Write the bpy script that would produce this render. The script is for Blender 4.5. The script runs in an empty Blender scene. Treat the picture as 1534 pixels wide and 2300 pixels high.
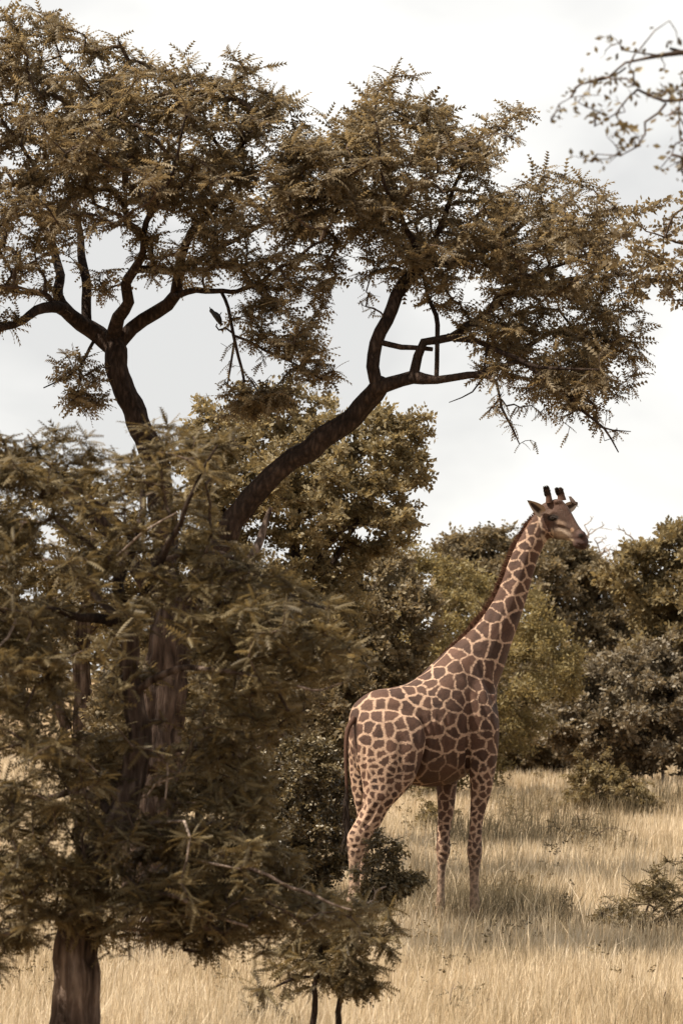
import bpy, bmesh, math
import numpy as np
from mathutils import Vector
from mathutils.bvhtree import BVHTree

# ------------------------------------------------------------------ camera, sky, sun, exposure
SC = bpy.context.scene
COL = SC.collection
F, CX, HY, CH = 7630.0, 767.0, 1511.0, 2.7      # focal length in photo pixels, principal column, horizon row, eye height
cam = bpy.data.cameras.new("camera")
cam.sensor_fit = 'VERTICAL'; cam.sensor_height = 36.0
cam.lens = F / 2300.0 * 36.0
cam.shift_y = (HY - 1150.0) / 2300.0
cam.clip_start = 0.5; cam.clip_end = 3000
cam.dof.use_dof = True; cam.dof.focus_distance = 34.6; cam.dof.aperture_fstop = 5.0
camo = bpy.data.objects.new("camera", cam); COL.objects.link(camo)
camo.location = (0, 0, CH); camo.rotation_euler = (math.pi / 2, 0, 0)
SC.camera = camo
SUN_DIR = Vector((-0.55, -0.13, 0.82)).normalized()      # towards the sun
sl = bpy.data.lights.new("sun", 'SUN'); sl.energy = 5.0; sl.angle = math.radians(0.6); sl.color = (1.0, 0.90, 0.76)
so = bpy.data.objects.new("sun", sl); COL.objects.link(so)
so.rotation_euler = SUN_DIR.to_track_quat('Z', 'Y').to_euler()
W = bpy.data.worlds.new("World"); SC.world = W; W.use_nodes = True
wn = W.node_tree; wn.nodes.clear()
def wnode(t, **k):
    n = wn.nodes.new(t)
    for a, b in k.items(): setattr(n, a, b)
    return n
sky = wnode('ShaderNodeTexSky'); sky.sky_type = 'NISHITA'; sky.sun_disc = False
sky.sun_elevation = math.asin(SUN_DIR.z); sky.sun_rotation = math.atan2(SUN_DIR.x, SUN_DIR.y)
bg1 = wnode('ShaderNodeBackground'); bg1.inputs['Strength'].default_value = 0.12
wn.links.new(sky.outputs[0], bg1.inputs['Color'])
tc = wnode('ShaderNodeTexCoord')
mp = wnode('ShaderNodeMapping'); mp.inputs['Scale'].default_value = (1, 1, 1.9); mp.inputs['Location'].default_value = (1.3, 0.2, 0.835)
wn.links.new(tc.outputs['Generated'], mp.inputs['Vector'])
nz = wnode('ShaderNodeTexNoise'); nz.inputs['Scale'].default_value = 7.0; nz.inputs['Detail'].default_value = 5.0; nz.inputs['Roughness'].default_value = 0.48
nz.inputs['Distortion'].default_value = 0.25
wn.links.new(mp.outputs[0], nz.inputs['Vector'])
cr = wnode('ShaderNodeValToRGB')
cr.color_ramp.elements[0].position = 0.40; cr.color_ramp.elements[0].color = (0.715, 0.71, 0.70, 1)
cr.color_ramp.elements[1].position = 0.60; cr.color_ramp.elements[1].color = (1.0, 0.985, 0.945, 1)
wn.links.new(nz.outputs['Fac'], cr.inputs['Fac'])
bg2 = wnode('ShaderNodeBackground'); bg2.inputs['Strength'].default_value = 0.52
wn.links.new(cr.outputs[0], bg2.inputs['Color'])
mx = wnode('ShaderNodeMixShader'); mx.inputs[0].default_value = 0.97
wn.links.new(bg1.outputs[0], mx.inputs[1]); wn.links.new(bg2.outputs[0], mx.inputs[2])
wo = wnode('ShaderNodeOutputWorld'); wn.links.new(mx.outputs[0], wo.inputs['Surface'])
SC.view_settings.view_transform = 'Standard'; SC.view_settings.look = 'None'
SC.view_settings.exposure = 1.08; SC.view_settings.gamma = 1.0
try: SC.view_settings.use_curve_mapping = False
except Exception: pass
SC.render.engine = 'CYCLES'
SC.cycles.use_denoising = True
SC.cycles.max_bounces = 6; SC.cycles.diffuse_bounces = 4; SC.cycles.transmission_bounces = 4; SC.cycles.transparent_max_bounces = 4
SC.cycles.use_adaptive_sampling = True; SC.cycles.adaptive_threshold = 0.01

RNG = np.random.default_rng(7)

# ------------------------------------------------------------------ helpers
def P(px, py, d):
    return np.array([(px - CX) * d / F, d, CH + (HY - py) * d / F])
def GY(d): return HY + CH * F / d                 # picture row of the ground at distance d
def P_arr(px, py, d):
    px, py, d = np.broadcast_arrays(np.asarray(px, float), np.asarray(py, float), np.asarray(d, float))
    return np.stack([(px - CX) * d / F, d, CH + (HY - py) * d / F], -1)

def tag(o, label=None, cat=None, group=None, kind=None):
    if label: o['label'] = label
    if cat: o['category'] = cat
    if group: o['group'] = group
    if kind: o['kind'] = kind
    return o
def thing(name, base, label, cat, group=None):
    o = bpy.data.objects.new(name, None); COL.objects.link(o)
    o.empty_display_size = 0.2
    o.location = tuple(base)
    return tag(o, label, cat, group)

def build(name, parts, mat, parent=None, base=None, smooth=False, var=None, col=None, kind=None, attrs=None):
    """parts: list of (verts Nx3, faces MxK); joins into ONE mesh object"""
    vs, quads, tris = [], [], []
    off = 0
    order = []
    for v, f in parts:
        v = np.asarray(v, np.float32); f = np.asarray(f, np.int64)
        vs.append(v)
        order.append(f + off); off += len(v)
    V = np.concatenate(vs) if vs else np.zeros((0, 3), np.float32)
    b = np.zeros(3) if base is None else np.asarray(base, float)
    V = (V - b).astype(np.float32)
    me = bpy.data.meshes.new(name)
    me.vertices.add(len(V)); me.vertices.foreach_set('co', V.ravel())
    loops = np.concatenate([f.ravel() for f in order]).astype(np.int32)
    tot = np.concatenate([np.full(len(f), f.shape[1], np.int32) for f in order])
    starts = np.concatenate([[0], np.cumsum(tot)[:-1]]).astype(np.int32)
    me.loops.add(len(loops)); me.loops.foreach_set('vertex_index', loops)
    me.polygons.add(len(tot)); me.polygons.foreach_set('loop_start', starts); me.polygons.foreach_set('loop_total', tot)
    me.polygons.foreach_set('use_smooth', np.full(len(tot), smooth, bool))
    me.update(calc_edges=True)
    if var is not None:
        a = me.attributes.new('var', 'FLOAT', 'FACE'); a.data.foreach_set('value', np.asarray(var, np.float32))
    if attrs:
        for k, (typ, dom, arr) in attrs.items():
            a = me.attributes.new(k, typ, dom)
            a.data.foreach_set('color' if typ == 'FLOAT_COLOR' else 'value', np.asarray(arr, np.float32).ravel())
    me.materials.append(mat)
    o = bpy.data.objects.new(name, me); COL.objects.link(o)
    if parent is not None: o.parent = parent
    elif base is not None: o.location = tuple(b)
    if kind: o['kind'] = kind
    return o

def catmull(pts, step):
    pts = np.asarray(pts, float)
    if len(pts) < 3:
        n = max(2, int(np.linalg.norm(pts[-1][:3] - pts[0][:3]) / step) + 1)
        t = np.linspace(0, 1, n)[:, None]
        return pts[0] * (1 - t) + pts[-1] * t
    ext = np.vstack([2 * pts[0] - pts[1], pts, 2 * pts[-1] - pts[-2]])
    out = []
    for i in range(1, len(ext) - 2):
        p0, p1, p2, p3 = ext[i - 1], ext[i], ext[i + 1], ext[i + 2]
        n = max(1, int(np.linalg.norm(p2[:3] - p1[:3]) / step))
        t = np.linspace(0, 1, n, endpoint=False)[:, None]
        out.append(0.5 * ((2 * p1) + (-p0 + p2) * t + (2 * p0 - 5 * p1 + 4 * p2 - p3) * t ** 2 + (-p0 + 3 * p1 - 3 * p2 + p3) * t ** 3))
    out.append(ext[-2][None])
    return np.vstack(out)

def frames(path):
    path = np.asarray(path, float)
    t = np.gradient(path, axis=0)
    t /= np.linalg.norm(t, axis=1, keepdims=True) + 1e-9
    ref = np.array([0.31, 0.93, 0.17]); m = np.abs(t.mean(0) / (np.linalg.norm(t.mean(0)) + 1e-9) @ ref)
    if m > 0.8: ref = np.array([0.9, -0.2, 0.35])
    u = np.cross(t, ref); u /= np.linalg.norm(u, axis=1, keepdims=True) + 1e-9
    w = np.cross(t, u)
    return t, u, w

def tube(path, rad, sides=6, ridge=0.0, lump=0.0, seed=0, cap=True):
    path = np.asarray(path, float); rad = np.asarray(rad, float)
    n = len(path)
    t, u, w = frames(path)
    a = np.linspace(0, 2 * np.pi, sides, endpoint=False)
    R = np.repeat(rad[:, None], sides, 1)
    if ridge or lump:
        g = np.random.default_rng(seed)
        s = np.concatenate([[0], np.cumsum(np.linalg.norm(np.diff(path, axis=0), axis=1))])[:, None]
        mod = np.zeros((n, sides))
        for k in (3, 5, 7, 9, 11, 13):
            mod += ridge * np.sin(k * a[None] + g.uniform(0, 6.28) + 1.6 * np.sin(s * g.uniform(0.8, 2.5) + g.uniform(0, 6))) * g.uniform(0.25, 0.6)
        for k in range(4):
            mod += lump * np.sin(g.integers(1, 3) * a[None] + g.uniform(0, 6.28) + s * g.uniform(2, 7)) * 0.5
        R = R * (1 + mod)
    V = path[:, None] + R[..., None] * (np.cos(a)[None, :, None] * u[:, None] + np.sin(a)[None, :, None] * w[:, None])
    V = V.reshape(-1, 3)
    i = np.arange(n - 1)[:, None] * sides; j = np.arange(sides)[None]
    jn = (j + 1) % sides
    Fq = np.stack([i + j, i + jn, i + sides + jn, i + sides + j], -1).reshape(-1, 4)
    return V, Fq
def cap_tris(n, sides):
    j = np.arange(1, sides - 1)
    lo = np.stack([np.zeros_like(j), j + 1, j], -1)
    o = (n - 1) * sides
    hi = np.stack([np.full_like(j, o), o + j, o + j + 1], -1)
    return np.vstack([lo, hi])
def tube_parts(path, rad, **k):
    v, f = tube(path, rad, **k)
    s = k.get('sides', 6)
    return [(v, f), (v, cap_tris(len(path), s))]

def inpoly(x, y, poly):
    poly = np.asarray(poly, float); x = np.asarray(x); y = np.asarray(y)
    r = np.zeros(x.shape, bool); j = len(poly) - 1
    for i in range(len(poly)):
        xi, yi = poly[i]; xj, yj = poly[j]
        c = ((yi > y) != (yj > y)) & (x < (xj - xi) * (y - yi) / (yj - yi + 1e-12) + xi)
        r ^= c; j = i
    return r
def edgedist(x, y, poly):
    poly = np.asarray(poly, float); best = np.full(np.shape(x), 1e9)
    for i in range(len(poly)):
        a = poly[i]; b = poly[(i + 1) % len(poly)]
        ab = b - a; t = np.clip(((x - a[0]) * ab[0] + (y - a[1]) * ab[1]) / (ab @ ab + 1e-9), 0, 1)
        best = np.minimum(best, np.hypot(x - a[0] - t * ab[0], y - a[1] - t * ab[1]))
    return best

def sample_crown(poly, n, d, thick, rng, holes=(), clump=0.7, nclump=None, spread=(0.22, 0.16), spikes=0, spike_len=40.0):
    """points through the volume of a crown whose outline at distance d is poly; returns world points"""
    poly = np.asarray(poly, float)
    lo, hi = poly.min(0), poly.max(0)
    ppm = F / d
    def ok(x, y):
        m = inpoly(x, y, poly)
        for h in holes: m &= ~(inpoly(x, y, h) & (rng.uniform(size=x.shape) < 0.93))
        return m
    def uni(k):
        xs, ys = [], []
        got = 0
        while got < k:
            x = rng.uniform(lo[0], hi[0], 4 * k + 50); y = rng.uniform(lo[1], hi[1], 4 * k + 50)
            m = ok(x, y); xs.append(x[m]); ys.append(y[m]); got += m.sum()
        return np.concatenate(xs)[:k], np.concatenate(ys)[:k]
    emax = max(20.0, min(hi - lo) * 0.33)
    def dep(x, y):
        e = edgedist(x, y, poly)
        lim = thick * np.sqrt(np.clip(e / emax, 0.06, 1))
        return rng.uniform(-1, 1, x.shape) * lim
    nc = nclump or max(4, n // 9)
    cx, cy = uni(nc); cd = dep(cx, cy)
    xs, ys, ds = [], [], []
    got = 0; need = int(n * clump)
    while got < need:
        k = rng.integers(0, nc, need * 2)
        x = cx[k] + rng.normal(0, spread[0] * ppm, k.shape); y = cy[k] + rng.normal(0, spread[1] * ppm, k.shape)
        dd = cd[k] + rng.normal(0, spread[0], k.shape)
        m = ok(x, y); xs.append(x[m]); ys.append(y[m]); ds.append(dd[m]); got += m.sum()
    xs = np.concatenate(xs)[:need]; ys = np.concatenate(ys)[:need]; ds = np.concatenate(ds)[:need]
    ux, uy = uni(n - need); ud = dep(ux, uy)
    if spikes:
        seg = rng.integers(0, len(poly), spikes); t = rng.uniform(0, 1, spikes)
        a = poly[seg]; b = poly[(seg + 1) % len(poly)]; p = a + (b - a) * t[:, None]
        tn = (b - a) / (np.linalg.norm(b - a, axis=1, keepdims=True) + 1e-6); nr = np.stack([tn[:, 1], -tn[:, 0]], -1)
        area = np.sum(poly[:, 0] * np.roll(poly[:, 1], -1) - poly[:, 1] * np.roll(poly[:, 0], -1))
        nr = nr * np.sign(area)
        p = p + nr * rng.uniform(-10, spike_len, spikes)[:, None] + np.array([0, -.25]) * spike_len * rng.uniform(0, 1, (spikes, 1))
        ux = np.concatenate([ux, p[:, 0]]); uy = np.concatenate([uy, p[:, 1]]); ud = np.concatenate([ud, rng.uniform(-.3, .3, spikes) * thick]); n += spikes
    return P_arr(np.concatenate([xs, ux]), np.concatenate([ys, uy]), d) + np.stack([np.zeros(n), np.concatenate([ds, ud]), np.zeros(n)], -1)

def grow(nodes, targets, rng, rt=0.004, seg=0.22, bulge=0.12, up=0.35):
    """twigs from a skeleton out to every target; returns list of (path, radii)"""
    pts = [np.asarray(p, float) for p in nodes]; par = [-1] * len(pts)
    N = np.array(pts); targets = np.asarray(targets, float)
    d0 = np.min(np.linalg.norm(targets[:, None] - N[None, ::max(1, len(N) // 300)], axis=2), axis=1)
    order = np.argsort(d0)
    buf = np.zeros((len(pts) + len(targets) * 14, 3)); buf[:len(pts)] = N; cnt = len(pts)
    parent = np.full(len(buf), -1); tips = np.zeros(len(buf)); twig = []
    for k in order:
        T = targets[k]
        df = buf[:cnt] - T
        dist = np.sqrt((df ** 2).sum(1)) + up * np.clip(df[:, 2], 0, None)
        i = int(np.argmin(dist)); A = buf[i]
        L = np.linalg.norm(T - A)
        n = int(np.clip(L / seg, 1, 12)) + 1
        M = (A + T) / 2 + rng.normal(0, bulge * L, 3) + np.array([0, 0, 0.10 * L])
        t = np.linspace(0, 1, n + 1)[:, None]
        path = (1 - t) ** 2 * A + 2 * t * (1 - t) * M + t ** 2 * T
        path[1:-1] += rng.normal(0, 0.03 * L, (n - 1, 3))
        ids = [i]
        for q in range(1, n + 1):
            buf[cnt] = path[q]; parent[cnt] = ids[-1]; ids.append(cnt); cnt += 1
        twig.append(ids)
    for ids in twig: tips[ids[-1]] += 1
    for q in range(cnt - 1, -1, -1):
        if parent[q] >= 0: tips[parent[q]] += tips[q]
    out = []
    for ids in twig:
        path = buf[ids]
        r = rt * np.maximum(tips[ids], 1) ** 0.46
        r[0] = min(r[0], r[1] * 1.15)
        r[-1] *= 0.6
        out.append((path, r))
    return out

# leaf templates: (verts, faces) with the leaf along +X, up +Z, length 1
def t_pinnate(K=6, ll=0.24, lw=0.055, droop=0.25, ang=58, taper=0.75, rach=2):
    V, Q = [], []
    def bend(x, y, z): return (x, y, z - droop * x * x - 0.35 * abs(y) * 0.6)
    for k in range(rach):
        b = len(V); x0, x1 = k / rach, (k + 1) / rach
        V += [bend(x0, -.008, 0), bend(x0, .008, 0), bend(x1, .007, 0), bend(x1, -.007, 0)]; Q.append([b, b + 1, b + 2, b + 3])
    ca, sa = math.cos(math.radians(ang)), math.sin(math.radians(ang))
    for k in range(K):
        x = 0.12 + 0.86 * k / (K - 1)
        L = ll * (1 - (1 - taper) * abs(2 * k / (K - 1) - 0.9))
        for s in (-1, 1):
            b = len(V)
            dx, dy = ca, s * sa; nx, ny = -dy, dx
            for (al, wd) in ((0, 0), (.5, lw), (1, 0), (.5, -lw)):
                V.append(bend(x + dx * L * al + nx * wd, dy * L * al + ny * wd, 0.02 * k % 0.03))
            Q.append([b, b + 1, b + 2, b + 3])
    return np.array(V), np.array(Q)
def t_feather(K=6, w=0.17, droop=0.3, gap=0.25, sweep=0.5, side=0.3, bw=.92):
    V, T = [], []
    def bend(x, y): return (x, y, -droop * x * x - side * abs(y))
    dx = 1.0 / K
    for k in range(K):
        ww = w * math.sin(math.pi * (.16 + .74 * (k + .5) / K)) ** .6
        for s_ in (-1, 1):
            b = len(V); x0 = k * dx; x1 = x0 + dx * bw
            V += [bend(x0, 0), bend(x1, 0), bend(x0 + dx * (.5 + sweep), s_ * ww)]
            T.append([b, b + 1, b + 2] if s_ > 0 else [b + 1, b, b + 2])
    return np.array(V), np.array(T)
def t_oval(w=0.3, fold=0.12):
    V = np.array([(0, 0, 0), (.35, w, fold), (1, 0, -.12), (.35, -w, fold), (.75, w * .72, fold * .5), (.75, -w * .72, fold * .5)])
    return V, np.array([[0, 3, 5, 2], [0, 2, 4, 1]])
def t_sprig(n=7, lw=0.3, rng=np.random.default_rng(3)):
    """a short twig end with n oval leaves"""
    V0, F0 = t_oval(lw)
    VV, FF = [], []; off = 0
    for k in range(n):
        x = k / n; a = (k % 2 * 2 - 1) * rng.uniform(0.5, 1.2); e = rng.uniform(-.5, .6); r = rng.uniform(-.8, .8)
        s = rng.uniform(.28, .42)
        dx = np.array([math.cos(a) * math.cos(e), math.sin(a) * math.cos(e), math.sin(e)])
        up = np.array([rng.normal(0, .3), math.sin(r), math.cos(r)]); dy = np.cross(up, dx); dy /= np.linalg.norm(dy); dz = np.cross(dx, dy)
        VV.append((V0 * s) @ np.stack([dx, dy, dz]) + np.array([x * .8, 0, 0.06 * math.sin(k * 2.1)])); FF.append(F0 + off); off += len(V0)
    return np.vstack(VV), np.vstack(FF)
def t_rough(n=10, seed=4, size=0.2):
    """far clump: n loose small leaves filling a ball"""
    r = np.random.default_rng(seed); VV, FF = [], []
    for k in range(n):
        c = r.normal(0, .34, 3); c[2] *= .7
        u = r.normal(size=3); u /= np.linalg.norm(u); v = np.cross(u, r.normal(size=3)); v /= np.linalg.norm(v)
        L = size * r.uniform(.7, 1.3); w = L * r.uniform(.35, .6)
        VV.append(np.array([c - u * L, c + v * w, c + u * L, c - v * w])); FF.append(np.array([[0, 1, 2, 3]]) + 4 * k)
    return np.vstack(VV), np.vstack(FF)

def place(template, pos, dirs, sizes, rng, roll=0.6, jitter_up=0.35):
    V0, F0 = template
    n = len(pos)
    x = dirs / (np.linalg.norm(dirs, axis=1, keepdims=True) + 1e-9)
    up = np.array([0, 0, 1.0]) + rng.normal(0, jitter_up, (n, 3))
    y = np.cross(up, x); y /= np.linalg.norm(y, axis=1, keepdims=True) + 1e-9
    z = np.cross(x, y)
    a = rng.normal(0, roll, n)[:, None]
    y2 = y * np.cos(a) + z * np.sin(a); z2 = -y * np.sin(a) + z * np.cos(a)
    M = np.stack([x, y2, z2], 1)                       # rows are axes
    V = np.einsum('vk,nkj->nvj', V0, M) * np.asarray(sizes)[:, None, None] + pos[:, None]
    Fa = F0[None] + (np.arange(n) * len(V0))[:, None, None]
    return V.reshape(-1, 3), Fa.reshape(-1, F0.shape[1]), np.repeat(np.arange(n), len(F0))

def leafing(twigs, per, length, template, rng, spanback=0.5, droop=0.15, out=0.6, rise=0.1):
    """leaf positions along the outer ends of the twigs"""
    pos, dirs = [], []
    for path, r in twigs:
        sg = np.linalg.norm(np.diff(path, axis=0), axis=1); s = np.concatenate([[0], np.cumsum(sg)])
        L = s[-1]; k = per if np.isscalar(per) else rng.integers(per[0], per[1] + 1)
        q = L - rng.uniform(0, 1, k) ** 1.2 * min(spanback, L)
        p = np.stack([np.interp(q, s, path[:, c]) for c in range(3)], -1)
        t = path[-1] - path[-2]; t = t / (np.linalg.norm(t) + 1e-9)
        h = rng.normal(0, 1, (k, 3)); h[:, 2] *= 0.45
        h /= np.linalg.norm(h, axis=1, keepdims=True)
        d = h * out + t * (1 - out) + np.array([0, 0, rise - droop])
        pos.append(p); dirs.append(d)
    pos = np.vstack(pos); dirs = np.vstack(dirs)
    sz = length * rng.uniform(0.65, 1.25, len(pos))
    return pos, dirs, sz

# ------------------------------------------------------------------ materials
def newmat(name):
    m = bpy.data.materials.new(name); m.use_nodes = True
    nt = m.node_tree; nt.nodes.clear()
    return m, nt
def N(nt, t, **k):
    n = nt.nodes.new(t)
    for a, b in k.items():
        if a in n.inputs: n.inputs[a].default_value = b
        else: setattr(n, a, b)
    return n
def ramp(nt, stops):
    r = nt.nodes.new('ShaderNodeValToRGB')
    while len(r.color_ramp.elements) < len(stops): r.color_ramp.elements.new(0.5)
    for e, (p, c) in zip(r.color_ramp.elements, stops):
        e.position = p; e.color = (*c, 1) if len(c) == 3 else c
    return r
def leaf_mat(name, c_dark, c_mid, c_light, trans=0.3, rough=0.55, spec=0.25, patch=1.2):
    m, nt = newmat(name); L = nt.links
    at = N(nt, 'ShaderNodeAttribute', attribute_name='var')
    ob = N(nt, 'ShaderNodeNewGeometry')
    no = N(nt, 'ShaderNodeTexNoise', Scale=patch, Detail=2.0)
    L.new(ob.outputs['Position'], no.inputs['Vector'])
    ad = N(nt, 'ShaderNodeMath', operation='MULTIPLY_ADD'); L.new(no.outputs['Fac'], ad.inputs[0]); ad.inputs[1].default_value = 0.9
    mm = N(nt, 'ShaderNodeMath', operation='MULTIPLY_ADD'); L.new(at.outputs['Fac'], mm.inputs[0]); mm.inputs[1].default_value = 0.75; mm.inputs[2].default_value = -0.32
    L.new(mm.outputs[0], ad.inputs[2])
    r = ramp(nt, [(0.12, c_dark), (0.5, c_mid), (0.92, c_light)]); L.new(ad.outputs[0], r.inputs['Fac'])
    p = N(nt, 'ShaderNodeBsdfPrincipled', Roughness=rough); p.inputs['Specular IOR Level'].default_value = spec
    L.new(r.outputs[0], p.inputs['Base Color'])
    t = N(nt, 'ShaderNodeBsdfTranslucent')
    hs = N(nt, 'ShaderNodeMixRGB', blend_type='MULTIPLY'); hs.inputs['Fac'].default_value = 1; hs.inputs['Color2'].default_value = (1.25, 1.12, 0.88, 1)
    L.new(r.outputs[0], hs.inputs['Color1']); L.new(hs.outputs[0], t.inputs['Color'])
    x = N(nt, 'ShaderNodeMixShader'); x.inputs[0].default_value = trans
    L.new(p.outputs[0], x.inputs[1]); L.new(t.outputs[0], x.inputs[2])
    o = N(nt, 'ShaderNodeOutputMaterial'); L.new(x.outputs[0], o.inputs['Surface'])
    return m
def bark_mat(name, dark, mid, light, scale=6.0, stretch=0.22, bump=0.6, dist=0.03):
    m, nt = newmat(name); L = nt.links
    g = N(nt, 'ShaderNodeNewGeometry')
    mp = N(nt, 'ShaderNodeMapping'); mp.inputs['Scale'].default_value = (1, 1, stretch)
    L.new(g.outputs['Position'], mp.inputs['Vector'])
    n1 = N(nt, 'ShaderNodeTexNoise', Scale=scale * 3, Detail=6.0, Roughness=0.65); L.new(mp.outputs[0], n1.inputs['Vector'])
    v = N(nt, 'ShaderNodeTexVoronoi', Scale=scale * 2.2, feature='DISTANCE_TO_EDGE'); L.new(mp.outputs[0], v.inputs['Vector'])
    n2 = N(nt, 'ShaderNodeTexNoise', Scale=scale * 0.5, Detail=3.0); L.new(g.outputs['Position'], n2.inputs['Vector'])
    mul = N(nt, 'ShaderNodeMath', operation='MULTIPLY_ADD'); L.new(v.outputs['Distance'], mul.inputs[0]); mul.inputs[1].default_value = 0.8; L.new(n1.outputs['Fac'], mul.inputs[2])
    ad = N(nt, 'ShaderNodeMath', operation='MULTIPLY_ADD'); L.new(n2.outputs['Fac'], ad.inputs[0]); ad.inputs[1].default_value = 0.55
    sb = N(nt, 'ShaderNodeMath', operation='MULTIPLY_ADD'); L.new(mul.outputs[0], sb.inputs[0]); sb.inputs[1].default_value = 0.75; sb.inputs[2].default_value = -0.2
    L.new(sb.outputs[0], ad.inputs[2])
    r = ramp(nt, [(0.33, dark), (0.54, mid), (0.76, light)]); L.new(ad.outputs[0], r.inputs['Fac'])
    p = N(nt, 'ShaderNodeBsdfPrincipled', Roughness=0.9); p.inputs['Specular IOR Level'].default_value = 0.15
    L.new(r.outputs[0], p.inputs['Base Color'])
    b = N(nt, 'ShaderNodeBump', Strength=bump, Distance=dist); L.new(mul.outputs[0], b.inputs['Height']); L.new(b.outputs[0], p.inputs['Normal'])
    o = N(nt, 'ShaderNodeOutputMaterial'); L.new(p.outputs[0], o.inputs['Surface'])
    return m
def plain_mat(name, c, rough=0.7, spec=0.3, var=0.25, scale=20.0, bump=0.0):
    m, nt = newmat(name); L = nt.links
    g = N(nt, 'ShaderNodeNewGeometry')
    n = N(nt, 'ShaderNodeTexNoise', Scale=scale, Detail=4.0); L.new(g.outputs['Position'], n.inputs['Vector'])
    c = np.array(c)
    r = ramp(nt, [(0.3, tuple(c * (1 - var))), (0.7, tuple(c * (1 + var)))]); L.new(n.outputs['Fac'], r.inputs['Fac'])
    p = N(nt, 'ShaderNodeBsdfPrincipled', Roughness=rough); p.inputs['Specular IOR Level'].default_value = spec
    L.new(r.outputs[0], p.inputs['Base Color'])
    if bump:
        b = N(nt, 'ShaderNodeBump', Strength=bump, Distance=0.01); L.new(n.outputs['Fac'], b.inputs['Height']); L.new(b.outputs[0], p.inputs['Normal'])
    o = N(nt, 'ShaderNodeOutputMaterial'); L.new(p.outputs[0], o.inputs['Surface'])
    return m

M_LEAF_BIG = leaf_mat('acacia_leaf', (.080, .059, .033), (.152, .117, .068), (.24, .192, .118), trans=.43)
M_LEAF_FEATHER = leaf_mat('feathery_leaf', (.055, .040, .019), (.112, .085, .042), (.19, .148, .075), trans=.36)
M_LEAF_MID = leaf_mat('small_oval_leaf', (.085, .063, .031), (.155, .120, .060), (.25, .20, .105), trans=.42)
M_LEAF_PALE = leaf_mat('pale_oval_leaf', (.098, .075, .038), (.178, .142, .075), (.28, .23, .13), trans=.43)
M_LEAF_YELLOW = leaf_mat('pale_feathery_leaf', (.125, .099, .045), (.20, .162, .075), (.27, .222, .105), trans=.45)
M_LEAF_DARK = leaf_mat('dark_bush_leaf', (.085, .065, .037), (.145, .114, .067), (.22, .178, .110), trans=.40)
M_LEAF_GREY = leaf_mat('grey_bush_leaf', (.085, .066, .042), (.150, .120, .078), (.25, .21, .15), trans=.32, spec=.35, rough=.5)
M_LEAF_GLOSS = leaf_mat('glossy_oval_leaf', (.040, .029, .014), (.085, .064, .031), (.18, .142, .075), trans=.25, spec=.45, rough=.42)
M_BARK_DARK = bark_mat('dark_furrowed_bark', (.012, .0075, .0055), (.030, .019, .014), (.065, .043, .032), 9, .35, 1.0, .04)
M_BARK_PALE = bark_mat('pale_furrowed_bark', (.022, .014, .010), (.095, .066, .052), (.27, .205, .165), 6, .13, 1.0, .06)
M_BARK_MID = bark_mat('brown_furrowed_bark', (.018, .011, .008), (.058, .038, .028), (.13, .09, .068), 6, .16, 1.0, .05)
M_TWIG = bark_mat('twig_bark', (.022, .014, .010), (.060, .041, .030), (.12, .085, .062), 12, .5, .3, .005)
M_TWIG_PALE = bark_mat('dead_and_lit_twig_bark', (.08, .058, .044), (.20, .155, .125), (.36, .29, .24), 12, .5, .3, .005)  # pale dead wood; also used as painted light on thorn tree twigs

# ------------------------------------------------------------------ ground
def ground_mat():
    m, nt = newmat('dry_soil'); L = nt.links
    g = N(nt, 'ShaderNodeNewGeometry')
    n1 = N(nt, 'ShaderNodeTexNoise', Scale=0.35, Detail=5.0); L.new(g.outputs['Position'], n1.inputs['Vector'])
    n2 = N(nt, 'ShaderNodeTexNoise', Scale=14.0, Detail=6.0, Roughness=0.7); L.new(g.outputs['Position'], n2.inputs['Vector'])
    ad = N(nt, 'ShaderNodeMath', operation='MULTIPLY_ADD'); L.new(n2.outputs['Fac'], ad.inputs[0]); ad.inputs[1].default_value = 0.6
    sb = N(nt, 'ShaderNodeMath', operation='MULTIPLY_ADD'); L.new(n1.outputs['Fac'], sb.inputs[0]); sb.inputs[1].default_value = 0.6; sb.inputs[2].default_value = -0.1
    L.new(sb.outputs[0], ad.inputs[2])
    r = ramp(nt, [(0.3, (.14, .095, .055)), (0.55, (.25, .175, .10)), (0.8, (.36, .26, .155))]); L.new(ad.outputs[0], r.inputs['Fac'])
    p = N(nt, 'ShaderNodeBsdfPrincipled', Roughness=0.95); p.inputs['Specular IOR Level'].default_value = 0.1
    L.new(r.outputs[0], p.inputs['Base Color'])
    b = N(nt, 'ShaderNodeBump', Strength=0.6, Distance=0.05); L.new(n2.outputs['Fac'], b.inputs['Height']); L.new(b.outputs[0], p.inputs['Normal'])
    o = N(nt, 'ShaderNodeOutputMaterial'); L.new(p.outputs[0], o.inputs['Surface'])
    return m
def lownoise(x, y, seed, s=1.0):
    g = np.random.default_rng(seed); v = 0
    for k in range(7):
        a = g.uniform(0, 6.28); f = g.uniform(0.25, 1.3) * s
        v = v + np.sin((x * math.cos(a) + y * math.sin(a)) * f + g.uniform(0, 6.28)) * (0.6 / (0.4 + f / s))
    return v / 3.0
def gheight(x, y):
    return 0.03 * lownoise(np.asarray(x, float), np.asarray(y, float), 5, 0.5) * np.clip((np.asarray(y, float) - 4) / 10, 0, 1)
gx = np.concatenate([[-1500, -500, -200, -100], np.linspace(-60, 60, 121), [100, 200, 500, 1500]])
gy = np.concatenate([[-600, -200, -50], np.linspace(-10, 140, 151), [180, 260, 500, 1600]])
GXX, GYY = np.meshgrid(gx, gy)
inner = (np.abs(GXX) <= 60) & (GYY >= -10) & (GYY <= 140)
GZ = np.where(inner, gheight(GXX, GYY), 0.0)
gv = np.stack([GXX, GYY, GZ], -1).reshape(-1, 3)
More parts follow.
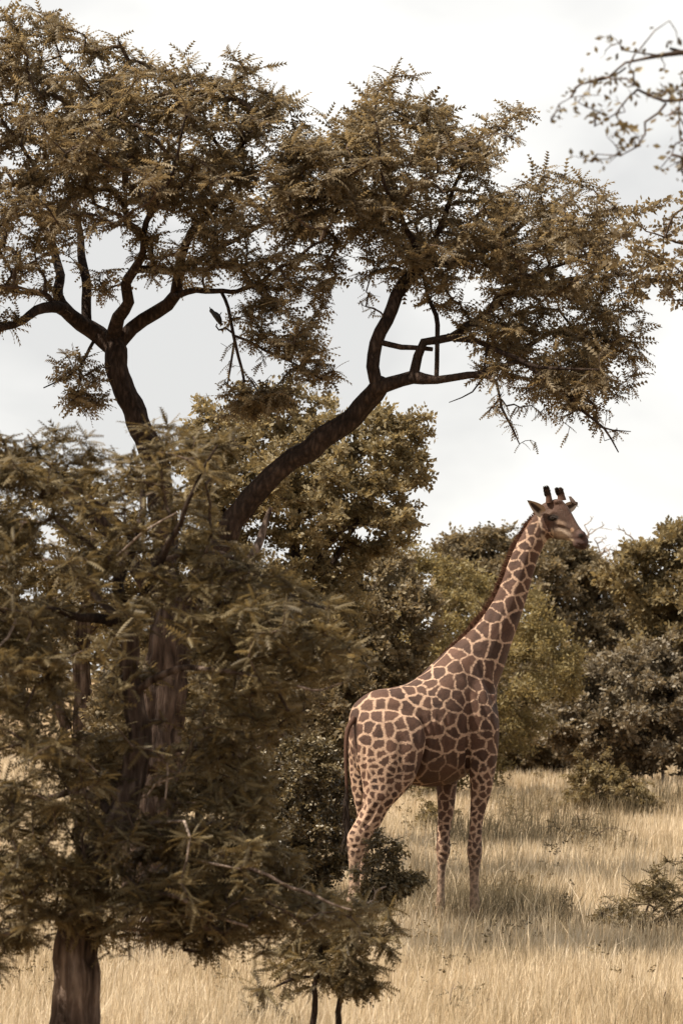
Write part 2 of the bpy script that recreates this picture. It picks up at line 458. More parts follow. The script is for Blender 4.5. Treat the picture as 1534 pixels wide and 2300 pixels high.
nxg = len(gx); ii, jj = np.meshgrid(np.arange(len(gy) - 1), np.arange(nxg - 1), indexing='ij')
gf = np.stack([ii * nxg + jj, ii * nxg + jj + 1, (ii + 1) * nxg + jj + 1, (ii + 1) * nxg + jj], -1).reshape(-1, 4)
ground = build('ground', [(gv, gf)], ground_mat(), smooth=True)
tag(ground, 'bare brown soil under the dry savanna grass', 'ground', kind='structure')

# ------------------------------------------------------------------ dry grass
def grass_mat():
    m, nt = newmat('dry_grass'); L = nt.links
    at = N(nt, 'ShaderNodeAttribute', attribute_name='var')
    g = N(nt, 'ShaderNodeNewGeometry')
    mp = N(nt, 'ShaderNodeMapping'); mp.inputs['Scale'].default_value = (1, 0.5, 1); L.new(g.outputs['Position'], mp.inputs['Vector'])
    n1 = N(nt, 'ShaderNodeTexNoise', Scale=0.8, Detail=6.0, Roughness=.68); L.new(mp.outputs[0], n1.inputs['Vector'])
    ad = N(nt, 'ShaderNodeMath', operation='MULTIPLY_ADD'); L.new(n1.outputs['Fac'], ad.inputs[0]); ad.inputs[1].default_value = 1.55
    sb = N(nt, 'ShaderNodeMath', operation='MULTIPLY_ADD'); L.new(at.outputs['Fac'], sb.inputs[0]); sb.inputs[1].default_value = 0.62; sb.inputs[2].default_value = -0.57
    L.new(sb.outputs[0], ad.inputs[2])
    r = ramp(nt, [(0.05, (.12, .095, .055)), (0.30, (.40, .310, .190)), (0.58, (.60, .485, .325)), (0.90, (.77, .665, .51))]); L.new(ad.outputs[0], r.inputs['Fac'])
    p = N(nt, 'ShaderNodeBsdfPrincipled', Roughness=0.6); p.inputs['Specular IOR Level'].default_value = 0.25
    L.new(r.outputs[0], p.inputs['Base Color'])
    t = N(nt, 'ShaderNodeBsdfTranslucent'); L.new(r.outputs[0], t.inputs['Color'])
    x = N(nt, 'ShaderNodeMixShader'); x.inputs[0].default_value = 0.3
    L.new(p.outputs[0], x.inputs[1]); L.new(t.outputs[0], x.inputs[2])
    o = N(nt, 'ShaderNodeOutputMaterial'); L.new(x.outputs[0], o.inputs['Surface'])
    return m
def blades(n, d0, d1, xw, h, wd, rng, power=1.0, simple=False):
    """n curved blades, distance d0..d1, half width xw(d)"""
    d = d0 + (d1 - d0) * rng.uniform(0, 1, n) ** power
    x = rng.uniform(-1, 1, n) * xw(d)
    k = n // 4                                        # a share gathered in tussocks
    src = rng.integers(0, n, n - k) // 9 * 9
    x[k:] = x[np.minimum(src, n - 1)] + rng.normal(0, .07, n - k); d[k:] = d[np.minimum(src, n - 1)] + rng.normal(0, .07, n - k)
    hn = lownoise(x, d, 11, 0.9)
    H = h * rng.uniform(.4, 1.2, n) * np.clip(1 + 0.40 * hn + .30 * lownoise(x, d, 12, 3.0), .35, 2)
    a = rng.uniform(0, 2 * np.pi, n); lean = rng.uniform(.05, .55, n) * (1.7 if h > .6 else 1)
    wind = np.array([0.10, 0.0])
    dx = np.cos(a) * lean + wind[0]; dy = np.sin(a) * lean
    b = rng.uniform(0, np.pi, n)
    W2 = wd * rng.uniform(.6, 1.4, n) * np.clip(d / 34, .8, 3)
    sx, sy = np.cos(b) * W2, np.sin(b) * W2 * .4
    z0 = gheight(x, d) - 0.01
    base = np.stack([x, d, z0], -1); side = np.stack([sx, sy, np.zeros(n)], -1)
    mid = base + np.stack([dx * H * .25, dy * H * .25, H * .6], -1)
    tip = base + np.stack([dx * H * .75, dy * H * .75, H * rng.uniform(.8, 1.05, n)], -1)
    V = np.stack([base - side, base + side, mid + side * .8, mid - side * .8, tip], 1).reshape(-1, 3)
    o = np.arange(n)[:, None] * 5
    v = rng.uniform(0, 1, n)
    if simple:
        V = np.stack([base - side * 1.2, base + side * 1.2, tip], 1).reshape(-1, 3); o = np.arange(n)[:, None] * 3
        return V, None, np.concatenate([o, o + 1, o + 2], 1), v
    q = np.concatenate([o + 0, o + 1, o + 2, o + 3], 1); t = np.concatenate([o + 3, o + 2, o + 4], 1)
    return V, q, t, v
rg = np.random.default_rng(21)
GV, GQ, GT, GVAR_Q, GVAR_T = [], [], [], [], []
off = 0
for (n, d0, d1, h, wd, pw, sim) in ((62000, 24.0, 38.0, .28, .0030, 1.0, False), (50000, 24.0, 38.0, .25, .0030, 1.0, True), (105000, 36.5, 60.0, .29, .0036, 1.1, True), (110000, 57.0, 112.0, .32, .0044, 1.2, True), (8000, 14.0, 24.2, .34, .004, .8, False), (6000, 25.0, 48.0, .601, .0024, 1.0, False)):
    V, q, t, v = blades(n, d0, d1, lambda d: 1.6 + d * 0.135, h, wd, rg, pw, sim)
    GV.append(V); GT.append(t + off); GVAR_T.append(v)
    if q is not None: GQ.append(q + off); GVAR_Q.append(v)
    off += len(V)
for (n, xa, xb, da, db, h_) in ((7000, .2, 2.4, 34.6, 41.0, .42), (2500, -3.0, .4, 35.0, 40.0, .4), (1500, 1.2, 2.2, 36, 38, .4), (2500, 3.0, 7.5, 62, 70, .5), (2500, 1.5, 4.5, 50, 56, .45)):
    r_ = np.random.default_rng(n + int(da))                       # darker, greener tussocks; those by the giraffe also paint in its ground shadow
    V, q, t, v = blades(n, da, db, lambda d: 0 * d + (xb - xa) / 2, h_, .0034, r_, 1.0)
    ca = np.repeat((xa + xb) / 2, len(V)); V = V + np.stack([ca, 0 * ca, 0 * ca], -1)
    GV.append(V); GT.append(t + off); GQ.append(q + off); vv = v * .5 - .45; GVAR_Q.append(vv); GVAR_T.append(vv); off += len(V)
GV = np.vstack(GV)
M_GRASS = grass_mat()
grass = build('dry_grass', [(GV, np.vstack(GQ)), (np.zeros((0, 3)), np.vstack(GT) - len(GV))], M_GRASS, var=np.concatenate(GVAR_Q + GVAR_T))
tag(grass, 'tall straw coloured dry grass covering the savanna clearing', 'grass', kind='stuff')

# ------------------------------------------------------------------ vegetation builders
def limb_px(pts, d, dd=0.0, d_end=None):
    """pts: (px, py, width_px[, depth offset]) -> path, radii in metres"""
    pts = [tuple(p) for p in pts]
    n = len(pts)
    A = []
    for i, p in enumerate(pts):
        dep = d + dd * i / max(1, n - 1) + (p[3] if len(p) > 3 else 0)
        q = P(p[0], p[1], dep)
        A.append([*q, p[2] * dep / F / 2 * .92])
    return np.array(A)

def add_limb(name, pts, mat, parent, base, step=0.10, sides=14, ridge=.05, lump=.05, seed=0, wob=0.012):
    A = catmull(pts, step)
    r = np.maximum(A[:, 3], .002); p = A[:, :3].copy()
    g = np.random.default_rng(seed + 99)
    s = np.arange(len(p))
    for c in range(3):
        p[:, c] += wob * (np.sin(s * g.uniform(.35, .8) + g.uniform(0, 6)) + .6 * np.sin(s * g.uniform(1.1, 1.9) + g.uniform(0, 6))) * np.minimum(1, s / 3.0)
    build(name, tube_parts(p, r, sides=sides, ridge=ridge, lump=lump, seed=seed), mat, parent, base, smooth=True)
    return p

def twig_parts(twigs, sides=4):
    out = []
    for p, r in twigs: out.append(tube(p, r, sides=sides))
    return out
def foliage(name, twigs, per, length, templ, mat, parent, base, rng, kind='stuff', **k):
    lk = {q: k.pop(q) for q in ('spanback', 'droop', 'out', 'rise') if q in k}
    pos, dirs, sz = leafing(twigs, per, length, templ, rng, **lk)
    if not isinstance(templ, list): templ = [templ]
    parts, var = [], []
    which = rng.integers(0, len(templ), len(pos))
    for q, T in enumerate(templ):
        m = which == q
        V, Fq, ids = place(T, pos[m], dirs[m], sz[m], rng, **k)
        parts.append((V, Fq)); var.append(rng.uniform(0, 1, m.sum())[ids])
    return build(name, parts, mat, parent, base, var=np.concatenate(var), kind=kind)

PIN = [t_feather(6, .15, .22), t_feather(6, .17, .45, sweep=.7), t_feather(5, .16, .1, sweep=.3)]
FEA = [t_feather(8, .16, .22, sweep=.75, bw=.9), t_feather(8, .14, .05, sweep=.9, bw=.9), t_feather(7, .17, .45, sweep=.6, bw=.9)]
OVA = [t_sprig(7, .3, np.random.default_rng(s)) for s in (3, 4, 5)]
def t_sprig_far(n=8, seed=3):
    r = np.random.default_rng(seed); VV, FF = [], []
    for k in range(n):
        a = (k % 2 * 2 - 1) * r.uniform(.5, 1.2); e = r.uniform(-.5, .6); L = r.uniform(.26, .4); c = np.array([k / n * .85, 0, .06 * math.sin(k * 2.1)])
        u = np.array([math.cos(a) * math.cos(e), math.sin(a) * math.cos(e), math.sin(e)]); v = np.cross(u, r.normal(size=3)); v /= np.linalg.norm(v); w = L * .3
        VV.append(np.array([c, c + u * L * .5 + v * w, c + u * L, c + u * L * .5 - v * w])); FF.append(np.array([[0, 1, 2, 3]]) + 4 * k)
    return np.vstack(VV), np.vstack(FF)
OV3 = [t_sprig_far(3, s) for s in (13, 14, 15)]
OVF = [t_sprig_far(7, s) for s in (3, 4, 5)]
RGH = [t_rough(9, s, .17) for s in (4, 5, 6)]
FINE = [t_rough(9, s, .135) for s in (14, 15, 16)]

# ------------------------------------------------------------------ the big leaning acacia
D = 32.0
rb = np.random.default_rng(31)
base_big = P(335, GY(D), D); base_big[2] = 0
big = thing('acacia_tree', base_big, 'big leaning acacia with two dark bare limbs spreading over the giraffe', 'tree')
nodes = []
def L_(name, pts, dd=0.0, step=.1, sides=14, ridge=.05, lump=.05, mat=None, wob=.012, seedk=[0]):
    seedk[0] += 1
    A = limb_px(pts, D, dd)
    p = add_limb(name, A, mat or M_BARK_DARK, big, base_big, step, sides, ridge, lump, seedk[0], wob)
    nodes.append(p)
    return p
L_('trunk', [(335, 2175, 160), (335, 2100, 135), (334, 1980, 122), (336, 1850, 116), (345, 1750, 114), (354, 1650, 108), (366, 1550, 102), (378, 1460, 98), (388, 1390, 86), (392, 1350, 60)], 0, .06, 40, .14, .05, M_BARK_MID, .01)
L_('limb', [(368, 1470, 60), (372, 1380, 64), (372, 1250, 62), (360, 1100, 60), (335, 1000, 58), (300, 930, 56), (275, 860, 52), (258, 790, 52), (256, 765, 40)], 0.5, .07, 24, .06, .05)
L_('limb', [(392, 1440, 70), (415, 1370, 68), (455, 1300, 64), (510, 1200, 54), (570, 1112, 52), (640, 1044, 52), (690, 1012, 54), (760, 966, 50), (810, 916, 49), (846, 872, 46), (862, 858, 34)], -0.6, .07, 24, .06, .06)
OFF = 0.5
L_('limb', [(256, 780, 48, .5), (200, 735, 42, .5), (150, 700, 34, .3), (100, 692, 26, .0), (50, 715, 20, -.3), (0, 735, 18, -.5), (-90, 760, 12, -.8), (-180, 740, 8, -1)])
L_('limb', [(165, 708, 24, .4), (132, 665, 26, .6), (133, 600, 22, .9), (118, 540, 18, 1.1), (70, 470, 13, 1.3), (20, 380, 8, 1.4)])
L_('limb', [(196, 735, 26, .5), (192, 650, 24, .6), (188, 580, 20, .9), (175, 500, 14, 1.2), (150, 390, 9, 1.5), (110, 260, 5, 1.6)])
L_('limb', [(252, 768, 38, .5), (264, 715, 32, .3), (288, 682, 28, .1), (284, 640, 26, .0), (303, 606, 24, -.2), (318, 560, 18, -.5), (340, 480, 14, -.9), (390, 380, 9, -1.3), (420, 260, 5, -1.4)])
L_('limb', [(304, 606, 18, -.2), (350, 603, 19, -.1), (400, 608, 18, .1), (470, 570, 13, .4), (560, 520, 10, .9), (640, 470, 6, 1.3)])
L_('limb', [(258, 780, 40, .5), (300, 735, 36, .5), (350, 700, 34, .4), (393, 662, 30, .3), (405, 600, 24, .2), (432, 520, 18, .0), (500, 430, 12, -.2), (560, 300, 6, -.4)])
L_('limb', [(388, 666, 18, .3), (440, 655, 15, .0), (500, 655, 12, -.3), (570, 640, 11, -.6), (650, 590, 9, -.8), (720, 540, 6, -1.0)])
L_('limb', [(850, 878, 34, -.6), (839, 822, 34, -.6), (845, 770, 34, -.6), (865, 715, 32, -.6), (890, 665, 31, -.5), (930, 615, 30, -.4), (967, 592, 30, -.2), (1020, 588, 24, .1), (1090, 560, 17, .4), (1180, 500, 11, .8), (1270, 440, 6, 1.0)])
L_('limb', [(942, 606, 16, -.4), (930, 560, 15, -.6), (900, 480, 11, -.9), (860, 390, 8, -1.2), (850, 300, 5, -1.3)])
L_('limb', [(965, 592, 16, -.2), (985, 520, 14, -.3), (1015, 430, 10, -.4), (1060, 330, 5, -.5)])
L_('limb', [(900, 500, 9, -.8), (820, 460, 8, -.7), (740, 440, 6, -.4), (680, 400, 4, 0)], sides=8)
L_('limb', [(842, 874, 40, -.6), (900, 857, 32, -.7), (930, 846, 34, -.8), (985, 851, 20, -.9), (1050, 843, 18, -1.0), (1100, 838, 14, -1.1), (1160, 815, 11, -1.2), (1230, 850, 9, -1.3), (1300, 920, 7, -1.4), (1352, 962, 6, -1.5), (1390, 1015, 3, -1.5)])
L_('branch_stub', [(905, 856, 16, -.7), (930, 858, 11, -.75), (952, 860, 6, -.8)], sides=8)
L_('limb', [(928, 846, 26, -.8), (938, 800, 24, -.8), (952, 766, 22, -.8), (1010, 755, 20, -.7), (1050, 730, 20, -.6), (1092, 700, 17, -.5), (1150, 650, 13, -.4), (1240, 600, 9, -.2), (1340, 560, 5, 0)])
L_('limb', [(852, 768, 14, -.6), (900, 777, 14, -.7), (975, 781, 11, -.75)], sides=10)
L_('limb', [(980, 846, 12, -.9), (981, 780, 12, -.8), (978, 710, 12, -.6), (962, 660, 9, -.3), (948, 620, 7, 0), (960, 540, 4, .4)], sides=10)
L_('limb', [(1005, 757, 18, -.7), (1070, 770, 15, -.9), (1150, 800, 11, -1.2), (1250, 830, 8, -1.5), (1350, 830, 5, -1.7)], sides=10)
L_('limb', [(1084, 838, 8, -1.1), (1114, 855, 7, -1.2), (1124, 915, 7, -1.2), (1150, 960, 6, -1.25), (1168, 998, 3, -1.3)], sides=8, wob=.006)
L_('limb', [(1055, 728, 9, -.6), (1090, 738, 8, -.8), (1096, 780, 7, -1.0), (1086, 836, 6, -1.1)], sides=8, wob=.006)
L_('limb', [(1345, 958, 5, -1.5), (1375, 966, 4, -1.5), (1416, 970, 2, -1.5)], sides=6, wob=.006)
L_('limb', [(1086, 846, 6, -1.0), (1060, 880, 4, -.9), (1008, 905, 2, -.8)], sides=6, wob=.006)
L_('limb', [(212, 765, 9, .5), (182, 818, 8, .3), (150, 845, 5, .2), (100, 870, 3, .1)], sides=8, wob=.006)
L_('limb', [(178, 826, 5, .3), (182, 862, 4, .2), (168, 900, 2.5, .1)], sides=6, wob=.006)
L_('limb', [(350, 1345, 40, 0), (240, 1190, 34, -.1), (110, 1078, 29, -.2), (20, 1050, 28, -.3), (-80, 1030, 22, -.4), (-200, 1040, 12, -.5)])
L_('limb', [(352, 1500, 50, 0), (440, 1390, 40, .7), (530, 1300, 32, 1.2), (580, 1220, 20, 1.5), (610, 1140, 10, 1.7)], mat=M_BARK_PALE)
L_('limb', [(498, 656, 9, -.3), (514, 690, 9, -.5), (524, 745, 9, -.6), (536, 800, 8, -.6), (547, 855, 7, -.6), (541, 890, 4, -.6)], sides=8, wob=.004)
L_('limb', [(526, 770, 6, -.6), (518, 820, 6, -.6), (512, 862, 5, -.6), (536, 890, 3, -.6)], sides=8, wob=.004)
L_('limb', [(548, 856, 5, -.6), (565, 856, 5, -.62), (580, 882, 4, -.65), (591, 912, 3, -.65)], sides=8, wob=.004)
L_('limb', [(526, 754, 7, -.6), (560, 766, 7, -.7), (600, 790, 6, -.8), (650, 812, 5, -.9), (720, 850, 3, -1.)], sides=8, wob=.004)
perch = L_('limb', [(523, 748, 5, -.6), (508, 737, 5, -.6), (492, 741, 4.5, -.6), (486, 733, 4, -.6), (488, 727, 3, -.6)], sides=8, wob=.0)
crown_poly = [(-160, 120), (-60, 60), (40, 40), (90, 35), (120, 90), (180, 120), (260, 125), (330, 130), (370, 180), (400, 165), (480, 175), (560, 160), (585, 190), (620, 250), (665, 230), (700, 300),
    (760, 290), (810, 270), (850, 215), (900, 205), (950, 235), (990, 280), (1040, 310), (1100, 300), (1135, 265), (1165, 300), (1190, 370), (1240, 410), (1290, 445), (1345, 450), (1355, 490), (1365, 570), (1390, 640), (1400, 690),
    (1400, 720), (1400, 780), (1430, 830), (1400, 850), (1340, 830), (1290, 840), (1230, 850), (1180, 800), (1130, 790), (1110, 760), (1090, 720), (1050, 680), (1000, 660), (950, 640), (880, 600), (820, 580), (780, 555), (750, 560), (730, 600), (740, 640),
    (700, 660), (640, 650), (570, 650), (530, 610), (450, 600), (410, 625), (370, 610), (300, 580), (240, 600), (205, 640), (160, 680), (100, 660), (60, 690), (0, 720), (-100, 760), (-220, 700), (-240, 400)]
holes = [[(100, 570), (285, 545), (285, 725), (100, 690)], [(1010, 600), (1100, 590), (1120, 690), (1040, 720)], [(205, 600), (290, 560), (400, 590), (385, 660), (300, 720), (210, 720)], [(425, 645), (470, 640), (540, 690), (530, 900), (425, 900)], [(885, 680), (975, 670), (1040, 700), (1000, 745), (870, 760)]]
tg = sample_crown(crown_poly, 1480, D - .45, 1.6, rb, holes, clump=.5, nclump=190, spread=(.34, .16), spikes=170, spike_len=38)
extra = sample_crown([(110, 800), (190, 780), (245, 830), (240, 900), (190, 930), (130, 890)], 22, D + .2, .3, rb, clump=.3)
extra2 = sample_crown([(540, 700), (570, 650), (720, 720), (770, 850), (690, 860), (600, 800), (540, 720)], 52, D - .8, .5, rb, clump=.4)
extra3 = sample_crown([(485, 880), (560, 870), (640, 880), (690, 900), (620, 930), (500, 940)], 26, D - .6, .3, rb, clump=.2)
extra4 = sample_crown([(1000, 720), (1080, 700), (1260, 760), (1420, 880), (1290, 950), (1180, 880), (1090, 870)], 70, D - 1.0, .6, rb, clump=.4)
extra5 = sample_crown([(620, 270), (700, 330), (790, 300), (870, 270), (880, 480), (760, 540), (640, 520)], 110, D - .45, 1.2, rb, clump=.4, spread=(.34, .16))
extra6 = sample_crown([(60, 200), (500, 240), (560, 420), (300, 480), (60, 420)], 90, D - .45, 1.4, rb, clump=.4, spread=(.34, .16))
tg = np.vstack([tg, extra, extra2, extra3, extra4, extra5, extra6])
tw = grow(np.vstack(nodes), tg, rb, rt=.0046, seg=.2)
build('twigs', twig_parts(tw), M_TWIG, big, base_big, smooth=True, kind='stuff')
foliage('crown', tw, (13, 19), .165, PIN, M_LEAF_BIG, big, base_big, rb, spanback=.5, droop=.08, out=.68, rise=.14, roll=.7)

hang = sample_crown([(1080, 840), (1200, 860), (1330, 900), (1420, 960), (1400, 1005), (1330, 990), (1270, 990), (1180, 1000), (1100, 930)], 42, D - 1.2, .35, rb, clump=.2)
hang2 = sample_crown([(495, 740), (560, 760), (640, 800), (700, 850), (600, 900), (500, 890)], 24, D - .65, .15, rb, clump=.2)
hang3 = sample_crown([(770, 610), (840, 600), (860, 690), (790, 690)], 10, D - .6, .2, rb, clump=.2)
htw = grow(np.vstack(nodes), np.vstack([hang, hang2, hang3]), rb, rt=.0032, seg=.10, bulge=.22)
build('hanging_twigs', twig_parts(htw), M_TWIG, big, base_big, smooth=True, kind='stuff')
foliage('hanging_leaves', htw, (2, 5), .12, PIN, M_LEAF_BIG, big, base_big, rb, spanback=.3, droop=.45, out=.7, rise=.0, roll=.8)

# ------------------------------------------------------------------ the feathery thorn tree in front
D1 = 20.0
rf = np.random.default_rng(41)
base_f = P(172, GY(D1), D1); base_f[2] = 0
fea = thing('thorn_tree', base_f, 'feathery thorn tree with furrowed trunk rising from the grass in front of the big acacia', 'tree')
fn = []
def LF(name, pts, mat=M_BARK_PALE, sides=12, ridge=.05, lump=.05, step=.07, wob=.01, sd=[200]):
    sd[0] += 1
    p = add_limb(name, limb_px(pts, D1), mat, fea, base_f, step, sides, ridge, lump, sd[0], wob); fn.append(p); return p
LF('trunk', [(170, 2570, 140), (170, 2450, 122), (171, 2300, 114), (176, 2150, 104), (194, 2000, 92), (240, 1890, 78), (290, 1790, 60), (312, 1690, 54), (302, 1580, 50), (291, 1480, 46), (288, 1400, 40), (284, 1370, 26)], sides=34, ridge=.11, lump=.06, step=.05)
LF('limb', [(288, 1410, 34), (268, 1300, 30, .2), (305, 1225, 24, .3), (318, 1120, 15, .4), (300, 1010, 8, .5)], M_BARK_DARK)
LF('limb', [(286, 1405, 30), (250, 1396, 27, -.1), (180, 1388, 20, -.3), (110, 1365, 14, -.5), (40, 1385, 10, -.6), (-60, 1330, 6, -.7)], M_BARK_DARK)
LF('limb', [(292, 1400, 26), (335, 1310, 22, -.2), (390, 1200, 15, -.5), (440, 1090, 9, -.7), (490, 1000, 5, -.8)], M_BARK_DARK)
LF('limb', [(300, 1560, 20), (380, 1510, 16, -.2), (490, 1500, 12, -.4), (600, 1530, 9, -.5), (700, 1552, 6, -.6), (780, 1530, 3, -.6)])
LF('limb', [(255, 1870, 30), (360, 1850, 18, -.3), (440, 1890, 14, -.5), (540, 1940, 10, -.6), (660, 1990, 8, -.7), (790, 2050, 4, -.8)])
LF('limb', [(196, 1995, 22), (110, 2050, 14, -.3), (40, 2090, 10, -.4), (-60, 2120, 5, -.5)])
LF('limb', [(270, 1840, 26), (180, 1780, 18, .2), (80, 1790, 12, .3), (-40, 1750, 7, .4)])
LF('limb', [(308, 1700, 22), (400, 1680, 15, .3), (520, 1700, 11, .5), (640, 1650, 6, .6)])
LF('limb', [(288, 1420, 20), (170, 1290, 14, .3), (60, 1240, 10, .5), (-60, 1180, 6, .6)])
LF('limb', [(318, 1240, 14, .3), (220, 1130, 11, .1), (120, 1050, 8, 0), (60, 980, 4, 0)])
LF('limb', [(360, 1260, 13, -.3), (480, 1240, 10, -.2), (580, 1290, 8, 0), (700, 1360, 4, .1)])
LF('limb', [(240, 1890, 20), (300, 1980, 14, -.4), (420, 2030, 10, -.6), (560, 2080, 6, -.7)])
LF('limb', [(180, 2110, 16), (260, 2080, 11, -.3), (340, 2100, 6, -.4)])
LF('lit_twig', [(372, 1795, 5, -.6), (378, 1730, 5, -.6), (374, 1712, 3, -.6)], M_TWIG_PALE, 6, wob=.002)  # these twigs get paler bark colour in place of light falling on them
LF('lit_twig', [(360, 1850, 8, -.3), (415, 1845, 7, -.8), (428, 1880, 6, -.9), (420, 1935, 4, -.9)], M_TWIG_PALE, 6, wob=.002)
LF('lit_twig', [(440, 1930, 6, -.7), (490, 1942, 6, -.9), (540, 1952, 4, -.9)], M_TWIG_PALE, 6, wob=.002)
LF('lit_twig', [(330, 1790, 5, -.5), (350, 1760, 5, -.6), (390, 1745, 4, -.6)], M_TWIG_PALE, 6, wob=.002)
LF('lit_twig', [(110, 1980, 5, -.5), (125, 1960, 5, -.5), (142, 1930, 3, -.5)], M_TWIG_PALE, 6, wob=.002)
LF('lit_twig', [(200, 1300, 6, .1), (285, 1230, 6, -.4), (330, 1190, 5, -.6), (400, 1150, 3, -.6)], M_TWIG_PALE, 6, wob=.004)
LF('lit_twig', [(40, 1385, 8, -.6), (20, 1430, 7, -.7), (-10, 1460, 5, -.7)], M_TWIG_PALE, 6, wob=.004)
fpoly = [(-180, 1000), (-60, 1000), (20, 985), (60, 970), (150, 990), (260, 1010), (300, 1000), (340, 940), (380, 950), (370, 1020), (430, 1010), (470, 970), (520, 960), (530, 1010), (490, 1080), (500, 1150), (500, 1220), (560, 1260), (640, 1280), (720, 1340), (760, 1400), (830, 1490), (800, 1540),
         (720, 1580), (640, 1650), (560, 1700), (600, 1780), (610, 1880), (640, 1960), (760, 2000), (840, 2040), (800, 2080), (700, 2070), (600, 2110), (520, 2130), (430, 2115), (330, 2120), (250, 2170), (130, 2080), (60, 2150), (-60, 2170), (-200, 2150), (-220, 1400)]
fholes = [[(150, 1330), (270, 1330), (270, 1410), (150, 1420)], [(295, 1430), (412, 1410), (425, 1600), (410, 1755), (285, 1775), (330, 1650), (320, 1500)], [(-200, 1700), (100, 1700), (90, 1750), (-200, 1760)], [(150, 1400), (230, 1400), (240, 1640), (160, 1640)], [(250, 1250), (330, 1250), (330, 1330), (250, 1330)]]
ft = sample_crown(fpoly, 1400, D1 - .15, 1.0, rf, fholes, clump=.6, nclump=150, spread=(.19, .06), spikes=60, spike_len=35)
ft = np.vstack([ft, sample_crown([(-100, 1800), (150, 1830), (300, 1850), (620, 1870), (700, 1960), (830, 2040), (600, 2100), (400, 2120), (250, 2120), (60, 2110), (-100, 2120)], 120, D1 - .3, .8, rf, clump=.5, spread=(.19, .06))])
ftw = grow(np.vstack(fn), ft, rf, rt=.0032, seg=.14)
build('twigs', twig_parts(ftw), M_TWIG, fea, base_f, smooth=True, kind='stuff')
foliage('crown', ftw, (14, 20), .115, FEA, M_LEAF_FEATHER, fea, base_f, rf, spanback=.36, droop=.05, out=.9, rise=.2, roll=.6, jitter_up=.35)

# ------------------------------------------------------------------ generic bush / tree from an outline
def plant(name, label, cat, d, poly, trunks, n, per, leaf, templ, mat, bark, thick, seed, group=None, holes=(), spread=(.3, .15), rt=.004, seg=.25, clump=.42, span=.4, droop=.1, rise=.1, crown='crown', out=.75, nclump=None, spikes=None):
    r = np.random.default_rng(seed)
    b = P(trunks[0][0][0], GY(d), d); b[2] = float(gheight(b[0], b[1])) - .01
    t = thing(name, b, label, cat, group)
    nd = []
    for i, tr in enumerate(trunks):
        nd.append(add_limb('trunk' if i == 0 and cat == 'tree' else ('stem' if cat != 'tree' else 'limb'), limb_px(tr, d), bark, t, b, max(.08, d * .003), 10, .05, .05, seed * 7 + i, .012))
    tg = sample_crown(poly, n, d, thick, r, holes, clump=clump, spread=spread, nclump=nclump, spikes=n // 5 if spikes is None else spikes, spike_len=(.22 if d < 60 else .28) * F / d if d > 40 else .11 * F / d)
    tg = tg[tg[:, 2] > .08]
    tw = grow(np.vstack(nd), tg, r, rt=rt, seg=seg)
    build('twigs', twig_parts(tw, 3), M_TWIG if bark is not M_TWIG_PALE else M_TWIG_PALE, t, b, smooth=True, kind='stuff')
    if per: foliage(crown, tw, per, leaf, templ, mat, t, b, r, spanback=span, droop=droop, rise=rise, out=out, roll=.8, jitter_up=.5)
    return t

G = GY
# mid tree with small oval leaves behind the slanting limb
plant('bushwillow_tree', 'round crowned tree with small pale lit leaves behind the slanting acacia limb', 'tree', 44,
      [(430, 1030), (460, 960), (520, 900), (600, 890), (680, 900), (760, 960), (800, 1000), (850, 970), (885, 955), (940, 975), (945, 1040), (900, 1090), (915, 1150), (895, 1195), (850, 1210), (830, 1240), (790, 1260), (760, 1330), (800, 1400), (740, 1500), (640, 1560), (500, 1480), (430, 1250)],
      [[(640, G(44), 50), (640, 1800, 44), (650, 1500, 36), (660, 1300, 26), (670, 1100, 14), (690, 980, 6)], [(650, 1450, 22), (740, 1280, 16), (830, 1130, 9), (900, 1010, 4)], [(648, 1500, 20), (560, 1300, 14), (500, 1130, 9), (500, 1000, 4)], [(655, 1350, 14), (760, 1200, 10, -.6), (850, 1180, 5, -1)], [(690, 1230, 12), (760, 1090, 8, .5), (800, 1020, 4, .6)]],
      820, (11, 14), .195, OVF, M_LEAF_PALE, M_BARK_DARK, 1.9, 51, spread=(.35, .24), span=.55, rise=.25, clump=.5)
plant('acacia_tree', 'pale trunked tree half hidden behind the feathery thorn tree', 'tree', 46,
      [(-150, 1120), (-40, 1080), (80, 1060), (180, 1100), (270, 1080), (400, 1150), (470, 1300), (560, 1450), (560, 1600), (440, 1680), (330, 1640), (250, 1500), (150, 1420), (60, 1560), (-100, 1650), (-200, 1500)],
      [[(200, G(46), 64), (198, 1800, 56), (190, 1680, 50), (185, 1560, 46), (188, 1440, 42), (200, 1320, 30), (210, 1200, 14), (200, 1110, 6)], [(150, 1640, 26), (105, 1500, 30), (60, 1420, 30), (10, 1370, 22), (-60, 1280, 12)], [(195, 1420, 22), (300, 1330, 16), (420, 1330, 10), (500, 1400, 5)], [(190, 1480, 16), (330, 1480, 12), (470, 1550, 6)]],
      480, (10, 14), .20, OVF, M_LEAF_MID, M_BARK_PALE, 1.7, 52, holes=[[(150, 1400), (240, 1400), (240, 1660), (150, 1660)], [(420, 1480), (560, 1560), (520, 1750), (420, 1700)]], spread=(.3, .15), span=.5)
plant('thicket_bush', 'dark leafy thicket filling the gap between the thorn tree and the giraffe rump', 'bush', 52,
      [(520, 1480), (600, 1400), (700, 1380), (780, 1290), (860, 1260), (930, 1300), (960, 1400), (940, 1500), (900, 1600), (820, 1700), (800, 1830), (640, 1880), (520, 1850), (480, 1700)],
      [[(680, G(52), 26), (680, 1800, 22), (700, 1600, 16), (740, 1450, 8), (800, 1340, 4)], [(686, 1840, 14), (600, 1650, 10), (560, 1500, 5)], [(680, 1800, 14), (800, 1620, 10), (880, 1450, 5)]],
      800, (11, 15), .22, OVF, M_LEAF_DARK, M_BARK_DARK, 1.7, 53, clump=.5, spread=(.35, .2), span=.6)
